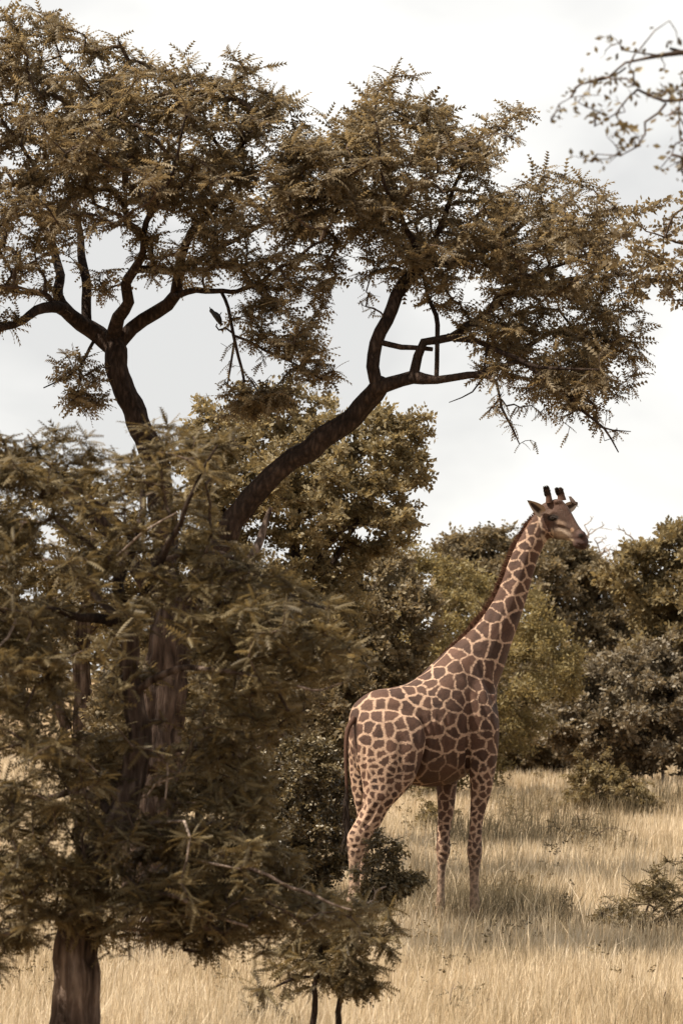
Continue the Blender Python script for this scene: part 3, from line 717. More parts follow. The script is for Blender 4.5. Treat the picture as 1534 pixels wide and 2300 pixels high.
plant('thicket_bush', 'dense dark bush in shade behind the acacia trunk', 'bush', 39,
      [(230, 1560), (330, 1480), (440, 1500), (520, 1470), (620, 1520), (660, 1640), (650, 1800), (620, 1950), (500, 2010), (360, 2000), (250, 1960), (200, 1800), (210, 1660)],
      [[(450, G(39), 24), (450, 1900, 20), (440, 1750, 14), (430, 1600, 7)], [(450, 1930, 14), (540, 1780, 10), (590, 1620, 5)], [(450, 1930, 14), (350, 1800, 10), (310, 1620, 5)]],
      620, (11, 15), .19, OVF, M_LEAF_DARK, M_BARK_DARK, 1.3, 72, spread=(.3, .18), span=.5)
plant('pale_acacia_bush', 'yellow green feathery acacia bush behind the giraffe back', 'bush', 74,
      [(780, 1340), (840, 1260), (900, 1238), (960, 1265), (1010, 1290), (1080, 1310), (1150, 1325), (1210, 1370), (1240, 1430), (1290, 1480), (1280, 1560), (1210, 1640), (1130, 1720), (980, 1770), (800, 1760), (740, 1600)],
      [[(980, G(74), 24), (980, 1700, 20), (960, 1550, 12), (930, 1380, 6)], [(980, 1690, 14), (1080, 1540, 9), (1140, 1400, 5)], [(978, 1700, 12), (860, 1520, 8), (830, 1360, 4)]],
      780, (8, 12), .32, FINE, M_LEAF_YELLOW, M_BARK_DARK, 3.0, 54, spread=(.55, .22), span=.8, seg=.5, rt=.005, rise=.2)
plant('broadleaf_tree', 'dark rounded tree behind the giraffe neck', 'tree', 96,
      [(1000, 1290), (1000, 1230), (1030, 1220), (1060, 1250), (1090, 1200), (1150, 1215), (1200, 1240), (1250, 1225), (1290, 1232), (1320, 1262), (1345, 1310), (1400, 1390), (1440, 1450), (1430, 1560), (1350, 1680), (1150, 1690), (1050, 1500), (990, 1350)],
      [[(1240, G(96), 34), (1240, 1650, 30), (1235, 1500, 24), (1220, 1350, 12), (1200, 1260, 5)], [(1238, 1560, 18), (1120, 1400, 11), (1040, 1260, 5)], [(1238, 1520, 18), (1330, 1400, 11), (1350, 1290, 5)]],
      800, (11, 14), .40, OVF, M_LEAF_DARK, M_BARK_DARK, 3.2, 55, spread=(.5, .3), span=.9, seg=.5, rt=.006, rise=.2)
plant('dense_tree', 'olive green tree with a ragged crown standing behind the grey leaved bush', 'tree', 82,
      [(1365, 1300), (1420, 1260), (1440, 1255), (1470, 1262), (1490, 1215), (1530, 1205), (1600, 1190), (1700, 1220), (1760, 1400), (1740, 1640), (1600, 1700), (1450, 1640), (1420, 1500), (1450, 1400), (1430, 1340)],
      [[(1590, G(82), 40), (1588, 1650, 34), (1580, 1480, 26), (1560, 1320, 12), (1540, 1220, 5)], [(1582, 1500, 20), (1480, 1390, 12), (1410, 1290, 5)], [(1582, 1480, 18), (1660, 1350, 10), (1700, 1260, 5)]],
      650, (11, 14), .38, OVF, M_LEAF_MID, M_BARK_DARK, 3.0, 56, spread=(.45, .28), span=.8, seg=.5, rt=.006, rise=.2)
plant('grey_leaved_bush', 'grey leaved bush with glinting leaves and thin pale stems at the grass edge', 'bush', 80,
      [(1230, 1640), (1260, 1580), (1330, 1520), (1400, 1480), (1480, 1470), (1560, 1440), (1680, 1500), (1700, 1700), (1560, 1725), (1440, 1715), (1360, 1700), (1300, 1690)],
      [[(1400, G(80), 12), (1398, 1700, 10), (1380, 1600, 6), (1370, 1520, 3)], [(1370, G(80), 8), (1368, 1690, 7), (1330, 1600, 4)], [(1440, G(80), 9), (1445, 1680, 8), (1470, 1560, 4)], [(1490, G(80), 9), (1490, 1680, 8), (1530, 1550, 4)], [(1560, G(80), 10), (1555, 1680, 8), (1600, 1550, 4)]],
      620, (10, 14), .34, OVF, M_LEAF_GREY, M_TWIG_PALE, 1.8, 57, spread=(.45, .22), span=.7, seg=.45, rt=.0045, rise=.15)
plant('thicket_bush', 'low dark bush in shade just ahead of the giraffe chest', 'bush', 88,
      [(1090, 1560), (1150, 1500), (1220, 1490), (1290, 1540), (1310, 1620), (1280, 1720), (1200, 1745), (1110, 1750), (1060, 1700)],
      [[(1190, G(88), 14), (1190, 1680, 12), (1190, 1580, 6)], [(1192, 1700, 9), (1130, 1600, 5)], [(1192, 1700, 9), (1260, 1590, 5)]],
      420, (11, 15), .32, OVF, M_LEAF_DARK, M_BARK_DARK, 1.6, 58, spread=(.4, .25), span=.7, seg=.5, rt=.005)
plant('bare_tree', 'leafless grey tree with fine twigs against the sky behind the bushes', 'tree', 112,
      [(1250, 1240), (1290, 1195), (1340, 1175), (1400, 1190), (1440, 1225), (1450, 1330), (1380, 1380), (1300, 1340)],
      [[(1370, G(112), 16), (1368, 1600, 14), (1365, 1400, 10), (1358, 1290, 6), (1340, 1220, 3)], [(1364, 1360, 6), (1410, 1300, 4), (1425, 1240, 2)], [(1362, 1340, 6), (1310, 1270, 4), (1300, 1225, 2)], [(1366, 1420, 6), (1420, 1350, 4), (1440, 1300, 2)]],
      230, None, 0, None, None, M_TWIG_PALE, 1.0, 59, spread=(.5, .4), seg=.4, rt=.013, clump=.4)

# shrubs standing in the grass
plant('leafy_shrub', 'glossy small leaved shrub in front of the giraffe hind leg', 'shrub', 33.2,
      [(812, 2010), (815, 1960), (835, 1900), (860, 1885), (885, 1930), (880, 1960), (920, 1965), (922, 1990), (890, 2010), (850, 2030), (820, 2040)],
      [[(822, G(33.2), 9), (826, 2060, 8), (832, 1990, 6), (845, 1920, 3)], [(826, 2060, 6), (850, 2000, 5), (905, 1978, 3)], [(824, 2070, 5), (815, 2010, 4), (822, 1970, 2)]],
      60, (6, 9), .125, OVA, M_LEAF_GLOSS, M_TWIG, .35, 61, spikes=26, spread=(.08, .06), span=.15, seg=.08, rt=.0022, crown='foliage')
plant('leafy_shrub', 'tall glossy leaved shrub beside the giraffe tail', 'shrub', 36.8,
      [(590, 1760), (620, 1690), (680, 1660), (740, 1690), (775, 1760), (780, 1880), (765, 1960), (700, 2010), (620, 2000), (580, 1900)],
      [[(690, G(36.8), 14), (690, 1950, 12), (690, 1820, 8), (690, 1720, 4)], [(690, 1960, 9), (740, 1850, 6), (760, 1770, 3)], [(690, 1960, 9), (630, 1850, 6), (615, 1760, 3)]],
      420, (8, 12), .13, OVF, M_LEAF_GLOSS, M_TWIG, .8, 62, spread=(.16, .11), span=.25, seg=.14, rt=.003, crown='foliage')
plant('spiky_shrub', 'low spiky shrub alone in the open grass ahead of the giraffe forefeet', 'shrub', 34.6,
      [(1335, 2075), (1360, 2040), (1400, 2045), (1430, 1985), (1480, 1960), (1534, 1950), (1620, 1980), (1640, 2090), (1560, 2110), (1420, 2110)],
      [[(1440, G(34.6), 8), (1445, 2060, 6), (1470, 2000, 3)], [(1440, G(34.6) - 4, 6), (1390, 2065, 4), (1350, 2050, 2)], [(1446, 2080, 6), (1530, 2030, 4), (1570, 1980, 2)], [(1444, 2085, 5), (1500, 2060, 4), (1530, 2050, 2)]],
      260, (8, 12), .09, PIN, M_LEAF_FEATHER, M_TWIG, .5, 63, spread=(.12, .06), span=.2, seg=.1, rt=.0024, crown='foliage', rise=.3)
plant('leafy_shrub', 'yellowish low shrub in the bright grass before the grey leaved bush', 'shrub', 64,
      [(1275, 1790), (1300, 1725), (1335, 1705), (1380, 1740), (1430, 1760), (1465, 1790), (1440, 1825), (1370, 1810), (1300, 1815)],
      [[(1340, G(64), 8), (1340, 1790, 7), (1335, 1730, 4)], [(1342, 1815, 6), (1410, 1785, 4), (1440, 1770, 3)], [(1338, 1810, 5), (1300, 1770, 3)]],
      130, (8, 12), .17, OVA, M_LEAF_MID, M_TWIG, .8, 64, spread=(.2, .12), span=.3, seg=.2, rt=.004, crown='foliage')
plant('thorn_shrub', 'sparse half bare thorn shrub in the middle of the pale grass', 'shrub', 53,
      [(1235, 1880), (1260, 1845), (1300, 1825), (1340, 1850), (1385, 1845), (1395, 1890), (1330, 1905), (1250, 1905)],
      [[(1310, G(53), 5), (1308, 1880, 4), (1300, 1840, 2)], [(1310, 1895, 4), (1360, 1860, 2)], [(1308, 1895, 4), (1260, 1865, 2)]],
      46, (2, 4), .11, PIN, M_LEAF_DARK, M_TWIG, .5, 65, spread=(.14, .1), span=.2, seg=.15, rt=.004, crown='foliage')
plant('thorn_shrub', 'little dull green shrub seen between the giraffe front and hind legs', 'shrub', 56,
      [(925, 1850), (940, 1815), (970, 1800), (1000, 1820), (1020, 1850), (980, 1870), (940, 1870)],
      [[(970, G(56), 5), (970, 1850, 4), (965, 1815, 2)], [(970, 1870, 4), (1005, 1835, 2)]],
      46, (5, 8), .13, OVA, M_LEAF_MID, M_TWIG, .4, 66, spread=(.14, .1), span=.25, seg=.15, rt=.003, crown='foliage')
plant('thorn_shrub', 'small dry tuft shrub in the grass just ahead of the giraffe forelegs', 'shrub', 58,
      [(1130, 1830), (1150, 1808), (1185, 1818), (1190, 1845), (1140, 1850)],
      [[(1160, G(58), 4), (1160, 1845, 3), (1158, 1818, 2)]],
      22, (2, 4), .11, PIN, M_LEAF_DARK, M_TWIG, .3, 67, spread=(.12, .1), span=.2, seg=.15, rt=.0035, crown='foliage')
plant('sapling', 'dark two stemmed sapling with drooping feathery leaves below the thorn tree branches', 'sapling', 22.5,
      [(560, 2240), (610, 2180), (640, 2100), (700, 2040), (780, 2030), (850, 2060), (885, 2100), (860, 2150), (800, 2160), (860, 2210), (820, 2240), (740, 2190), (690, 2200), (620, 2220)],
      [[(690, G(22.5), 20), (700, 2340, 18), (712, 2280, 16), (709, 2220, 14), (724, 2160, 12), (716, 2110, 9), (700, 2050, 5)], [(735, G(22.5), 18, .1), (752, 2330, 17, .1), (757, 2270, 15, .1), (776, 2210, 13, .1), (772, 2150, 10, .1), (800, 2060, 5, .1)], [(718, 2195, 9), (650, 2200, 7), (575, 2235, 3)], [(724, 2190, 8), (790, 2210, 6), (850, 2225, 3)], [(780, 2130, 7), (840, 2110, 4), (880, 2100, 2)]],
      125, (9, 13), .125, FEA, M_LEAF_FEATHER, M_BARK_DARK, .45, 68, spread=(.1, .06), span=.25, seg=.1, rt=.0022, crown='foliage', droop=.35)
plant('leafy_shrub', 'tiny leafy plant in the grass at the foot of the sapling', 'shrub', 25.6,
      [(520, 2290), (560, 2250), (610, 2235), (660, 2260), (680, 2310), (640, 2340), (560, 2340)],
      [[(600, G(25.6), 5), (600, 2300, 4), (600, 2255, 2)], [(600, 2310, 4), (640, 2280, 2)], [(600, 2310, 4), (550, 2285, 2)]],
      50, (6, 9), .07, OVA, M_LEAF_GLOSS, M_TWIG, .2, 69, spread=(.07, .05), span=.12, seg=.06, rt=.0018, crown='foliage')

# trees whose trunks stand right of the frame
plant('overhanging_tree', 'nearly bare tree with crooked twigs and few small leaves against the white sky', 'tree', 15,
      [(1240, 260), (1290, 205), (1400, 150), (1440, 95), (1530, 90), (1700, 60), (1900, 100), (2100, 300), (1800, 420), (1600, 400), (1500, 370), (1480, 290), (1420, 310), (1400, 350), (1320, 370), (1330, 340), (1400, 300), (1360, 240)],
      [[(2250, G(15), 130), (2240, 2300, 110), (2200, 1500, 95), (2150, 900, 80), (2080, 500, 60), (1950, 250, 40), (1800, 150, 26), (1660, 120, 20), (1534, 122, 14), (1490, 126, 11), (1450, 138, 8), (1405, 152, 6), (1370, 175, 5), (1320, 182, 4)],
       [(1550, 122, 10), (1500, 112, 7), (1530, 118, 7), (1480, 120, 5), (1410, 110, 3)], [(1900, 220, 22), (1700, 240, 14), (1560, 215, 9), (1525, 222, 9), (1493, 232, 8), (1455, 222, 8), (1425, 206, 8), (1400, 218, 5), (1375, 248, 4), (1335, 275, 2)],
       [(1495, 232, 7), (1478, 252, 6), (1444, 272, 6), (1438, 300, 5), (1420, 325, 4), (1390, 344, 3), (1340, 350, 2)], [(1405, 152, 5), (1390, 165, 5), (1360, 180, 4), (1318, 183, 4), (1314, 205, 3), (1280, 215, 2), (1252, 232, 3), (1236, 268, 3)],
       [(1600, 225, 8), (1560, 300, 5), (1520, 320, 4), (1516, 350, 3), (1486, 388, 2)], [(2150, 800, 40), (2300, 500, 26), (2450, 250, 12)], [(2100, 560, 36), (2000, 420, 20), (1900, 420, 10)]],
      120, (1, 3), .105, OV3, M_LEAF_GLOSS, M_TWIG, .7, 70, spread=(.12, .1), span=.2, seg=.1, rt=.0025, clump=.3, out=.8)
plant('overhanging_tree', 'leafy branch end with oval leaves reaching in beside the acacia crown', 'tree', 28,
      [(1385, 560), (1400, 500), (1440, 480), (1500, 470), (1600, 440), (1800, 420), (1950, 600), (1800, 750), (1620, 720), (1540, 660), (1480, 640), (1420, 640)],
      [[(1960, G(28), 90), (1950, 1900, 80), (1930, 1400, 68), (1900, 1000, 52), (1840, 780, 36), (1740, 680, 22), (1640, 640, 14), (1534, 618, 8), (1480, 628, 6), (1420, 628, 3)], [(1740, 680, 14), (1620, 560, 9), (1520, 540, 6), (1450, 520, 3)], [(1900, 1000, 30), (2000, 800, 20), (2100, 640, 10)], [(1534, 618, 5), (1490, 580, 4), (1420, 560, 2)]],
      170, (5, 8), .14, OVF, M_LEAF_BIG, M_TWIG, 1.0, 71, spread=(.2, .13), span=.3, seg=.16, rt=.003, clump=.5)

# dead branches lying in the grass
def dead(label, d, paths, mat=M_TWIG_PALE):
    b = P(paths[0][0][0], G(d), d); b[2] = 0
    t = thing('dead_branch', b, label, 'branch')
    for i, p in enumerate(paths):
        A = limb_px(p, d); A[:, 2] = np.maximum(A[:, 2], .012)
        add_limb('branch' if i == 0 else 'side_twig', A, mat, t, b, .04, 8, .04, .08, 900 + i + int(d * 10), .004)
dead('curved dead branch arching out of the grass', 27.4,
     [[(960, G(27.4), 9), (975, 2285, 9), (1000, 2262, 9), (1040, 2254, 8), (1085, 2256, 6), (1098, 2245, 3)], [(1010, 2260, 5), (1012, 2235, 4), (1020, 2212, 3)], [(1060, 2255, 5), (1088, 2270, 3)], [(1012, 2236, 3), (998, 2222, 2)], [(1016, 2222, 3), (1034, 2216, 2)]])
dead('short dark crooked branch standing up alone out of the grass', 27.0,
     [[(1560, G(27), 9), (1530, 2290, 8), (1500, 2262, 8), (1490, 2240, 6), (1495, 2226, 4)], [(1498, 2258, 5), (1484, 2250, 3)]], M_TWIG)
dead('small dark twig lying low in the front grass', 27.2,
     [[(980, G(27.2) + 2, 6), (945, 2296, 7), (915, 2272, 7), (905, 2258, 4)], [(918, 2275, 5), (903, 2280, 3)]], M_TWIG)
dead('pale crooked dead stick under the glossy shrub', 33.0,
     [[(800, G(33) , 6), (805, 2062, 7), (815, 2036, 8), (840, 2022, 8), (843, 2002, 7), (868, 1990, 5)], [(842, 2004, 4), (838, 1990, 3)]])

# low green weeds scattered through the grass
def weeds():
    r = np.random.default_rng(88); P_, D_, S_ = [], [], []
    for k in range(150):
        d = r.uniform(26, 85) ; x = r.uniform(-1, 1) * (1 + d * .105); m = r.integers(5, 14); h = r.uniform(.12, .42)
        t = r.uniform(0, 1, m); P_.append(np.stack([x + r.normal(0, .10, m), d + r.normal(0, .10, m), float(gheight(x, d)) + .05 + h * t], -1))
        q = r.normal(0, 1, (m, 3)); q[:, 2] = np.abs(q[:, 2]); D_.append(q); S_.append(r.uniform(.06, .11, m) * (.7 + d / 60))
    P_, D_, S_ = np.vstack(P_), np.vstack(D_), np.concatenate(S_)
    V, Fq, ids = place(t_sprig_far(6, 21), P_, D_, S_, r)
    o = build('weeds', [(V, Fq)], M_LEAF_DARK, var=r.uniform(0, 1, len(P_))[ids])
    tag(o, 'low brown green weeds scattered through the dry grass', 'weeds', kind='stuff')
weeds()

# far wood beyond the bushes: one leafy mass
def far_wood():
    r = np.random.default_rng(77)
    n = 3200
    x = r.uniform(-60, 60, n); y = r.uniform(122, 138, n)
    top = 4.2 + 1.5 * lownoise(x, y * .3, 3, .5)
    z = np.sqrt(r.uniform(0, 1, n)) * np.maximum(top, 2)
    V, Fq, ids = place(t_rough(12, 8, .16), np.stack([x, y, z], -1), r.normal(size=(n, 3)), r.uniform(1.1, 2.0, n), r)
    o = build('far_woodland', [(V, Fq)], M_LEAF_DARK, var=r.uniform(0, 1, n)[ids])
    tag(o, 'far mass of scrub woodland closing the view behind the bushes', 'woodland', kind='stuff')
far_wood()

# ------------------------------------------------------------------ the giraffe
TH = math.radians(25)                                   # body heads right and away from the viewer
RV = np.array([math.sin(TH), -math.cos(TH), 0.0])       # its right side
PH = math.radians(22)                                   # head turns back towards the viewer
RH = np.array([-math.sin(PH), -math.cos(PH), 0.0])
YV = np.array([0.0, -1.0, 0.0])
def dax(px): return 35.05 + (px - 950) / 218.0 * math.tan(TH)   # depth of the body axis
def loft(secs, lat, nseg=26, power=2.0, step=.035):
    """secs: (ax, ay, bx, by, depth, half width); lat: lateral unit vector"""
    A = []
    for ax, ay, bx, by, d, w in secs:
        A.append([*P(ax, ay, d), *P(bx, by, d), w])
    A = np.array(A)
    C = np.hstack([(A[:, :3] + A[:, 3:6]) / 2, A])
    C = catmull(C, step)
    ctr, a, b, w = C[:, :3], C[:, 3:6], C[:, 6:9], np.maximum(C[:, 9], .005)
    e1 = (a - b) / 2
    th = np.linspace(0, 2 * np.pi, nseg, endpoint=False)
    c, s = np.cos(th), np.sin(th)
    c = np.sign(c) * np.abs(c) ** (2 / power); s = np.sign(s) * np.abs(s) ** (2 / power)
    V = ctr[:, None] + e1[:, None] * c[None, :, None] + (w[:, None, None] * lat[None, None]) * s[None, :, None]
    n = len(ctr); V = V.reshape(-1, 3)
    i = np.arange(n - 1)[:, None] * nseg; j = np.arange(nseg)[None]; jn = (j + 1) % nseg
    Q = np.stack([i + j, i + jn, i + nseg + jn, i + nseg + j], -1).reshape(-1, 4)
    V = np.vstack([V, ctr[:1], ctr[-1:]])
    j = np.arange(nseg)
    T0 = np.stack([(j + 1) % nseg, j, np.full(nseg, n * nseg)], -1)
    T1 = np.stack([(n - 1) * nseg + j, (n - 1) * nseg + (j + 1) % nseg, np.full(nseg, n * nseg + 1)], -1)
    return V, Q, np.vstack([T0, T1])
S = []
tr = [(790, 1605, 790, 1680, .07), (798, 1584, 800, 1725, .19), (815, 1566, 822, 1738, .27), (845, 1550, 850, 1748, .335), (885, 1543, 888, 1756, .38), (920, 1533, 925, 1763, .41), (955, 1512, 960, 1768, .43),
      (985, 1482, 995, 1764, .42), (1012, 1458, 1030, 1750, .38), (1040, 1450, 1062, 1728, .33), (1068, 1480, 1085, 1702, .28), (1090, 1530, 1102, 1680, .20), (1104, 1580, 1110, 1655, .10)]
S.append(loft([(a, b, c, d, dax((a + c) / 2), w) for a, b, c, d, w in tr], RV, 36, 2.15))
nk = [(975, 1500, 1100, 1640, 35.20, .30), (992, 1470, 1114, 1585, 35.22, .27), (1014, 1452, 1118, 1540, 35.25, .235), (1048, 1423, 1130, 1505, 35.28, .20), (1083, 1384, 1147, 1450, 35.32, .168), (1107, 1347, 1165, 1398, 35.36, .147), (1127, 1302, 1187, 1328, 35.40, .132),
      (1141, 1262, 1202, 1272, 35.43, .122), (1156, 1226, 1214, 1240, 35.45, .116), (1173, 1194, 1226, 1218, 35.47, .11), (1192, 1164, 1236, 1206, 35.47, .10), (1206, 1146, 1246, 1194, 35.46, .085), (1222, 1140, 1250, 1184, 35.44, .05)]
S.append(loft(nk, YV, 28, 2.0))
hd = [(1207, 1142, 1220, 1192, 35.48, .055), (1220, 1130, 1232, 1206, 35.46, .088), (1240, 1124, 1246, 1211, 35.43, .108), (1260, 1124, 1258, 1212, 35.39, .108), (1275, 1139, 1268, 1213, 35.36, .090), (1286, 1159, 1280, 1216, 35.33, .074),
      (1297, 1178, 1289, 1223, 35.30, .070), (1306, 1190, 1297, 1230, 35.28, .072), (1315, 1203, 1306, 1235, 35.26, .066), (1321, 1214, 1314, 1235, 35.25, .045)]
S.append(loft(hd, RH, 26, 2.3, .02))
# brow ridge, cheek, lips
def ball(px, py, d, rx, ry, rz, n=16):
    c = P(px, py, d); t = np.linspace(-1, 1, n); secs = []
    th = np.linspace(0, np.pi, n); u = np.linspace(0, 2 * np.pi, 2 * n, endpoint=False)
    V = np.array([[c[0] + rx * math.sin(a) * math.cos(b), c[1] + ry * math.sin(a) * math.sin(b), c[2] + rz * math.cos(a)] for a in th[1:-1] for b in u])
    m = len(u); i = np.arange(n - 3)[:, None] * m; j = np.arange(m)[None]; jn = (j + 1) % m
    Q = np.stack([i + j, i + jn, i + m + jn, i + m + j], -1).reshape(-1, 4)
    V = np.vstack([V, [c + [0, 0, rz]], [c - [0, 0, rz]]])
    j = np.arange(m)
    T = np.vstack([np.stack([(j + 1) % m, j, np.full(m, len(V) - 2)], -1), np.stack([(n - 3) * m + j, (n - 3) * m + (j + 1) % m, np.full(m, len(V) - 1)], -1)])
    return V, Q[:, ::-1], T[:, ::-1]
S.append(ball(1242, 1154, 35.345, .055, .035, .026))          # brow, near side
S.append(ball(1252, 1154, 35.50, .05, .035, .026))            # brow, far side
S.append(ball(1250, 1128, 35.40, .07, .09, .035))             # crown of the skull under the horns
S.append(ball(1303, 1221, 35.26, .082, .076, .062))           # lips
S.append(ball(1304, 1203, 35.255, .058, .072, .055))          # nostril pad
S.append(ball(1244, 1190, 35.36, .07, .055, .07))             # jaw muscle
# legs
nf = [(1040, 1560, 1112, 1560, 35.06, .10), (1046, 1620, 1121, 1625, 35.00, .135), (1051, 1680, 1118, 1688, 34.98, .13), (1053, 1735, 1111, 1738, 34.98, .115), (1056, 1780, 1102, 1783, 35.0, .095), (1055, 1816, 1091, 1818, 35.0, .08), (1053, 1860, 1083, 1860, 35.0, .070), (1050, 1893, 1082, 1893, 35.0, .070),
      (1048, 1912, 1083, 1915, 35.0, .078), (1051, 1934, 1080, 1934, 35.0, .064), (1054, 1962, 1075, 1962, 35.0, .048), (1055, 2005, 1075, 2005, 35.0, .046), (1053, 2030, 1078, 2030, 35.0, .055), (1055, 2050, 1077, 2052, 35.0, .050), (1055, 2070, 1080, 2070, 34.99, .055), (1056, 2080, 1080, 2080, 34.99, .05)]
S.append(loft(nf, YV, 22))
ff = [(985, 1660, 1050, 1660, 35.36, .10), (980, 1720, 1036, 1720, 35.44, .10), (979, 1758, 1027, 1758, 35.46, .095), (983, 1816, 1020, 1816, 35.46, .08), (981, 1873, 1011, 1873, 35.46, .068), (978, 1908, 1012, 1908, 35.46, .075), (981, 1930, 1006, 1930, 35.46, .06), (982, 1950, 1001, 1948, 35.46, .05), (981, 2002, 998, 2002, 35.46, .044), (978, 2025, 1000, 2025, 35.46, .052), (978, 2045, 999, 2045, 35.46, .048), (977, 2066, 1001, 2066, 35.45, .05), (978, 2074, 1001, 2074, 35.45, .05)]
S.append(loft(ff, YV, 22))
nh = [(850, 1570, 930, 1600, 34.74, .10), (806, 1605, 948, 1618, 34.64, .16), (800, 1650, 956, 1660, 34.58, .18), (803, 1700, 946, 1712, 34.54, .175), (810, 1742, 926, 1760, 34.52, .15), (815, 1782, 899, 1790, 34.50, .125), (808, 1824, 874, 1816, 34.50, .10), (792, 1854, 855, 1852, 34.50, .085), (780, 1876, 838, 1882, 34.50, .078), (779, 1898, 822, 1905, 34.50, .072), (782, 1930, 812, 1930, 34.50, .060), (784, 1965, 808, 1965, 34.50, .050), (783, 2000, 807, 2000, 34.50, .048), (779, 2024, 808, 2024, 34.50, .056), (779, 2046, 804, 2048, 34.50, .05), (778, 2072, 806, 2072, 34.49, .055), (779, 2084, 806, 2084, 34.49, .05)]
S.append(loft(nh, YV * .9 + RV * .1, 26))
fh = [(800, 1600, 900, 1610, 34.98, .10), (783, 1650, 890, 1660, 35.02, .14), (783, 1700, 866, 1720, 35.04, .13), (786, 1750, 850, 1770, 35.05, .11), (793, 1792, 842, 1802, 35.05, .09), (801, 1826, 838, 1832, 35.05, .08), (800, 1864, 838, 1870, 35.05, .07), (803, 1900, 830, 1904, 35.05, .06), (806, 1960, 827, 1960, 35.05, .048), (805, 2000, 827, 2000, 35.05, .046), (802, 2022, 829, 2022, 35.05, .055), (803, 2045, 826, 2045, 35.05, .05), (803, 2068, 829, 2068, 35.05, .055), (803, 2078, 829, 2078, 35.05, .05)]
S.append(loft(fh, YV, 22))
# shoulder blade and elbow swell
S.append(loft([(1035, 1500, 1085, 1520, 35.06, .06), (1030, 1560, 1104, 1575, 34.98, .12), (1036, 1620, 1118, 1630, 34.96, .13), (1048, 1690, 1115, 1695, 34.97, .11)], YV, 20))
bm = bmesh.new()
for V, Q, T in S:
    vs = [bm.verts.new(v) for v in V]
    for f in Q: bm.faces.new([vs[i] for i in f])
    for f in T: bm.faces.new([vs[i] for i in f])
bmesh.ops.recalc_face_normals(bm, faces=bm.faces[:])
tmpm = bpy.data.meshes.new('giraffe_tmp'); bm.to_mesh(tmpm); bm.free()
tmpo = bpy.data.objects.new('giraffe_tmp', tmpm); COL.objects.link(tmpo)
rm = tmpo.modifiers.new('r', 'REMESH'); rm.mode = 'VOXEL'; rm.voxel_size = .0145
sm = tmpo.modifiers.new('s', 'SMOOTH'); sm.factor = .5; sm.iterations = 4
dg = bpy.context.evaluated_depsgraph_get()
ev = tmpo.evaluated_get(dg); em = ev.to_mesh()
nv = len(em.vertices); BV = np.zeros(nv * 3, np.float32); em.vertices.foreach_get('co', BV); BV = BV.reshape(-1, 3).astype(float)
BN = np.zeros(nv * 3, np.float32); em.vertices.foreach_get('normal', BN); BN = BN.reshape(-1, 3)
BF = np.array([list(p.vertices) for p in em.polygons if len(p.vertices) == 4])
ev.to_mesh_clear(); bpy.data.objects.remove(tmpo); bpy.data.meshes.remove(tmpm)
_px = CX + BV[:, 0] * F / BV[:, 1]; _py = HY - (BV[:, 2] - CH) * F / BV[:, 1]; _near = np.clip(-BN[:, 1] * 2, 0, 1)
def groove(pts, w, dep, bank=0.0):
    pts = np.array(pts, float); best = np.full(len(_px), 1e9); tt = np.zeros(len(_px)); nseg = len(pts) - 1
    for i in range(nseg):
        a, b = pts[i], pts[i + 1]; ab = b - a; t = np.clip(((_px - a[0]) * ab[0] + (_py - a[1]) * ab[1]) / (ab @ ab), 0, 1)
        dd_ = np.hypot(_px - a[0] - t * ab[0], _py - a[1] - t * ab[1]); m = dd_ < best; best[m] = dd_[m]; tt[m] = (i + t[m]) / nseg
    fade = np.clip(np.minimum(tt, 1 - tt) * 5, .15, 1)
    return (-dep * np.exp(-(best / w) ** 2) + bank * np.exp(-((best - 2.2 * w) / w) ** 2)) * fade * _near
disp = groove([(940, 1600), (956, 1635), (956, 1675), (944, 1718), (922, 1765)], 5, .030, .012)
disp += groove([(1052, 1600), (1050, 1660), (1050, 1710), (1050, 1750)], 4.5, .032, .010)
disp += groove([(1036, 1500), (1062, 1540), (1086, 1580), (1098, 1640)], 6, .014, .010)
disp += groove([(1070, 1470), (1092, 1530), (1104, 1590)], 5, .012, .007)
disp += groove([(1204, 1212), (1186, 1275), (1166, 1340), (1138, 1410), (1106, 1480)], 5, .010, .006)
disp += groove([(1178, 1210), (1156, 1270), (1134, 1330), (1100, 1400), (1060, 1450)], 6, .006, .005)
disp += groove([(816, 1650), (818, 1720), (822, 1790), (808, 1840)], 5, .016, .008)
disp += groove([(880, 1600), (905, 1650), (900, 1720), (876, 1780)], 9, .010, .008)
disp += groove([(850, 1800), (830, 1840), (806, 1868)], 4, .010, .006)
for q, x0 in enumerate((968, 984, 1000, 1016, 1032)): disp += groove([(x0, 1600), (x0 + 2, 1650), (x0 - 4, 1710)], 4, .006, .004)
for x0, y0 in ((1065, 1914), (995, 1908), (800, 1890)): disp += groove([(x0 - 14, y0 + 12), (x0 + 14, y0 + 14)], 3, .008, .004)
disp += groove([(1068, 1760), (1070, 1810), (1066, 1870)], 4, .007, .004) + groove([(1090, 1680), (1096, 1720), (1090, 1770)], 5, .008, .006)
disp += groove([(1272, 1150), (1290, 1185), (1300, 1196)], 3, .006, .004) + groove([(1246, 1182), (1264, 1186), (1284, 1200)], 3.5, .008, .005) + groove([(1228, 1170), (1234, 1196), (1248, 1208)], 3.5, .008, .005)
disp += groove([(1322, 1222), (1306, 1228), (1290, 1218)], 1.8, .010, .003) + groove([(1232, 1152), (1243, 1148), (1254, 1154)], 2.5, -.008, 0)
BV = BV + BN * (disp + .003 * lownoise(BV[:, 0] * 14, BV[:, 2] * 14, 9) * 1.0)[:, None]
BVH = BVHTree.FromPolygons([tuple(v) for v in BV], [tuple(f) for f in BF])
CAMP = Vector((0, 0, CH))
def hit(px, py):
    t = P(px, py, 35.0) - np.array(CAMP); loc, nor, i, dist = BVH.ray_cast(CAMP, Vector(t).normalized())
    return (None, None) if loc is None else (np.array(loc), np.array(nor))
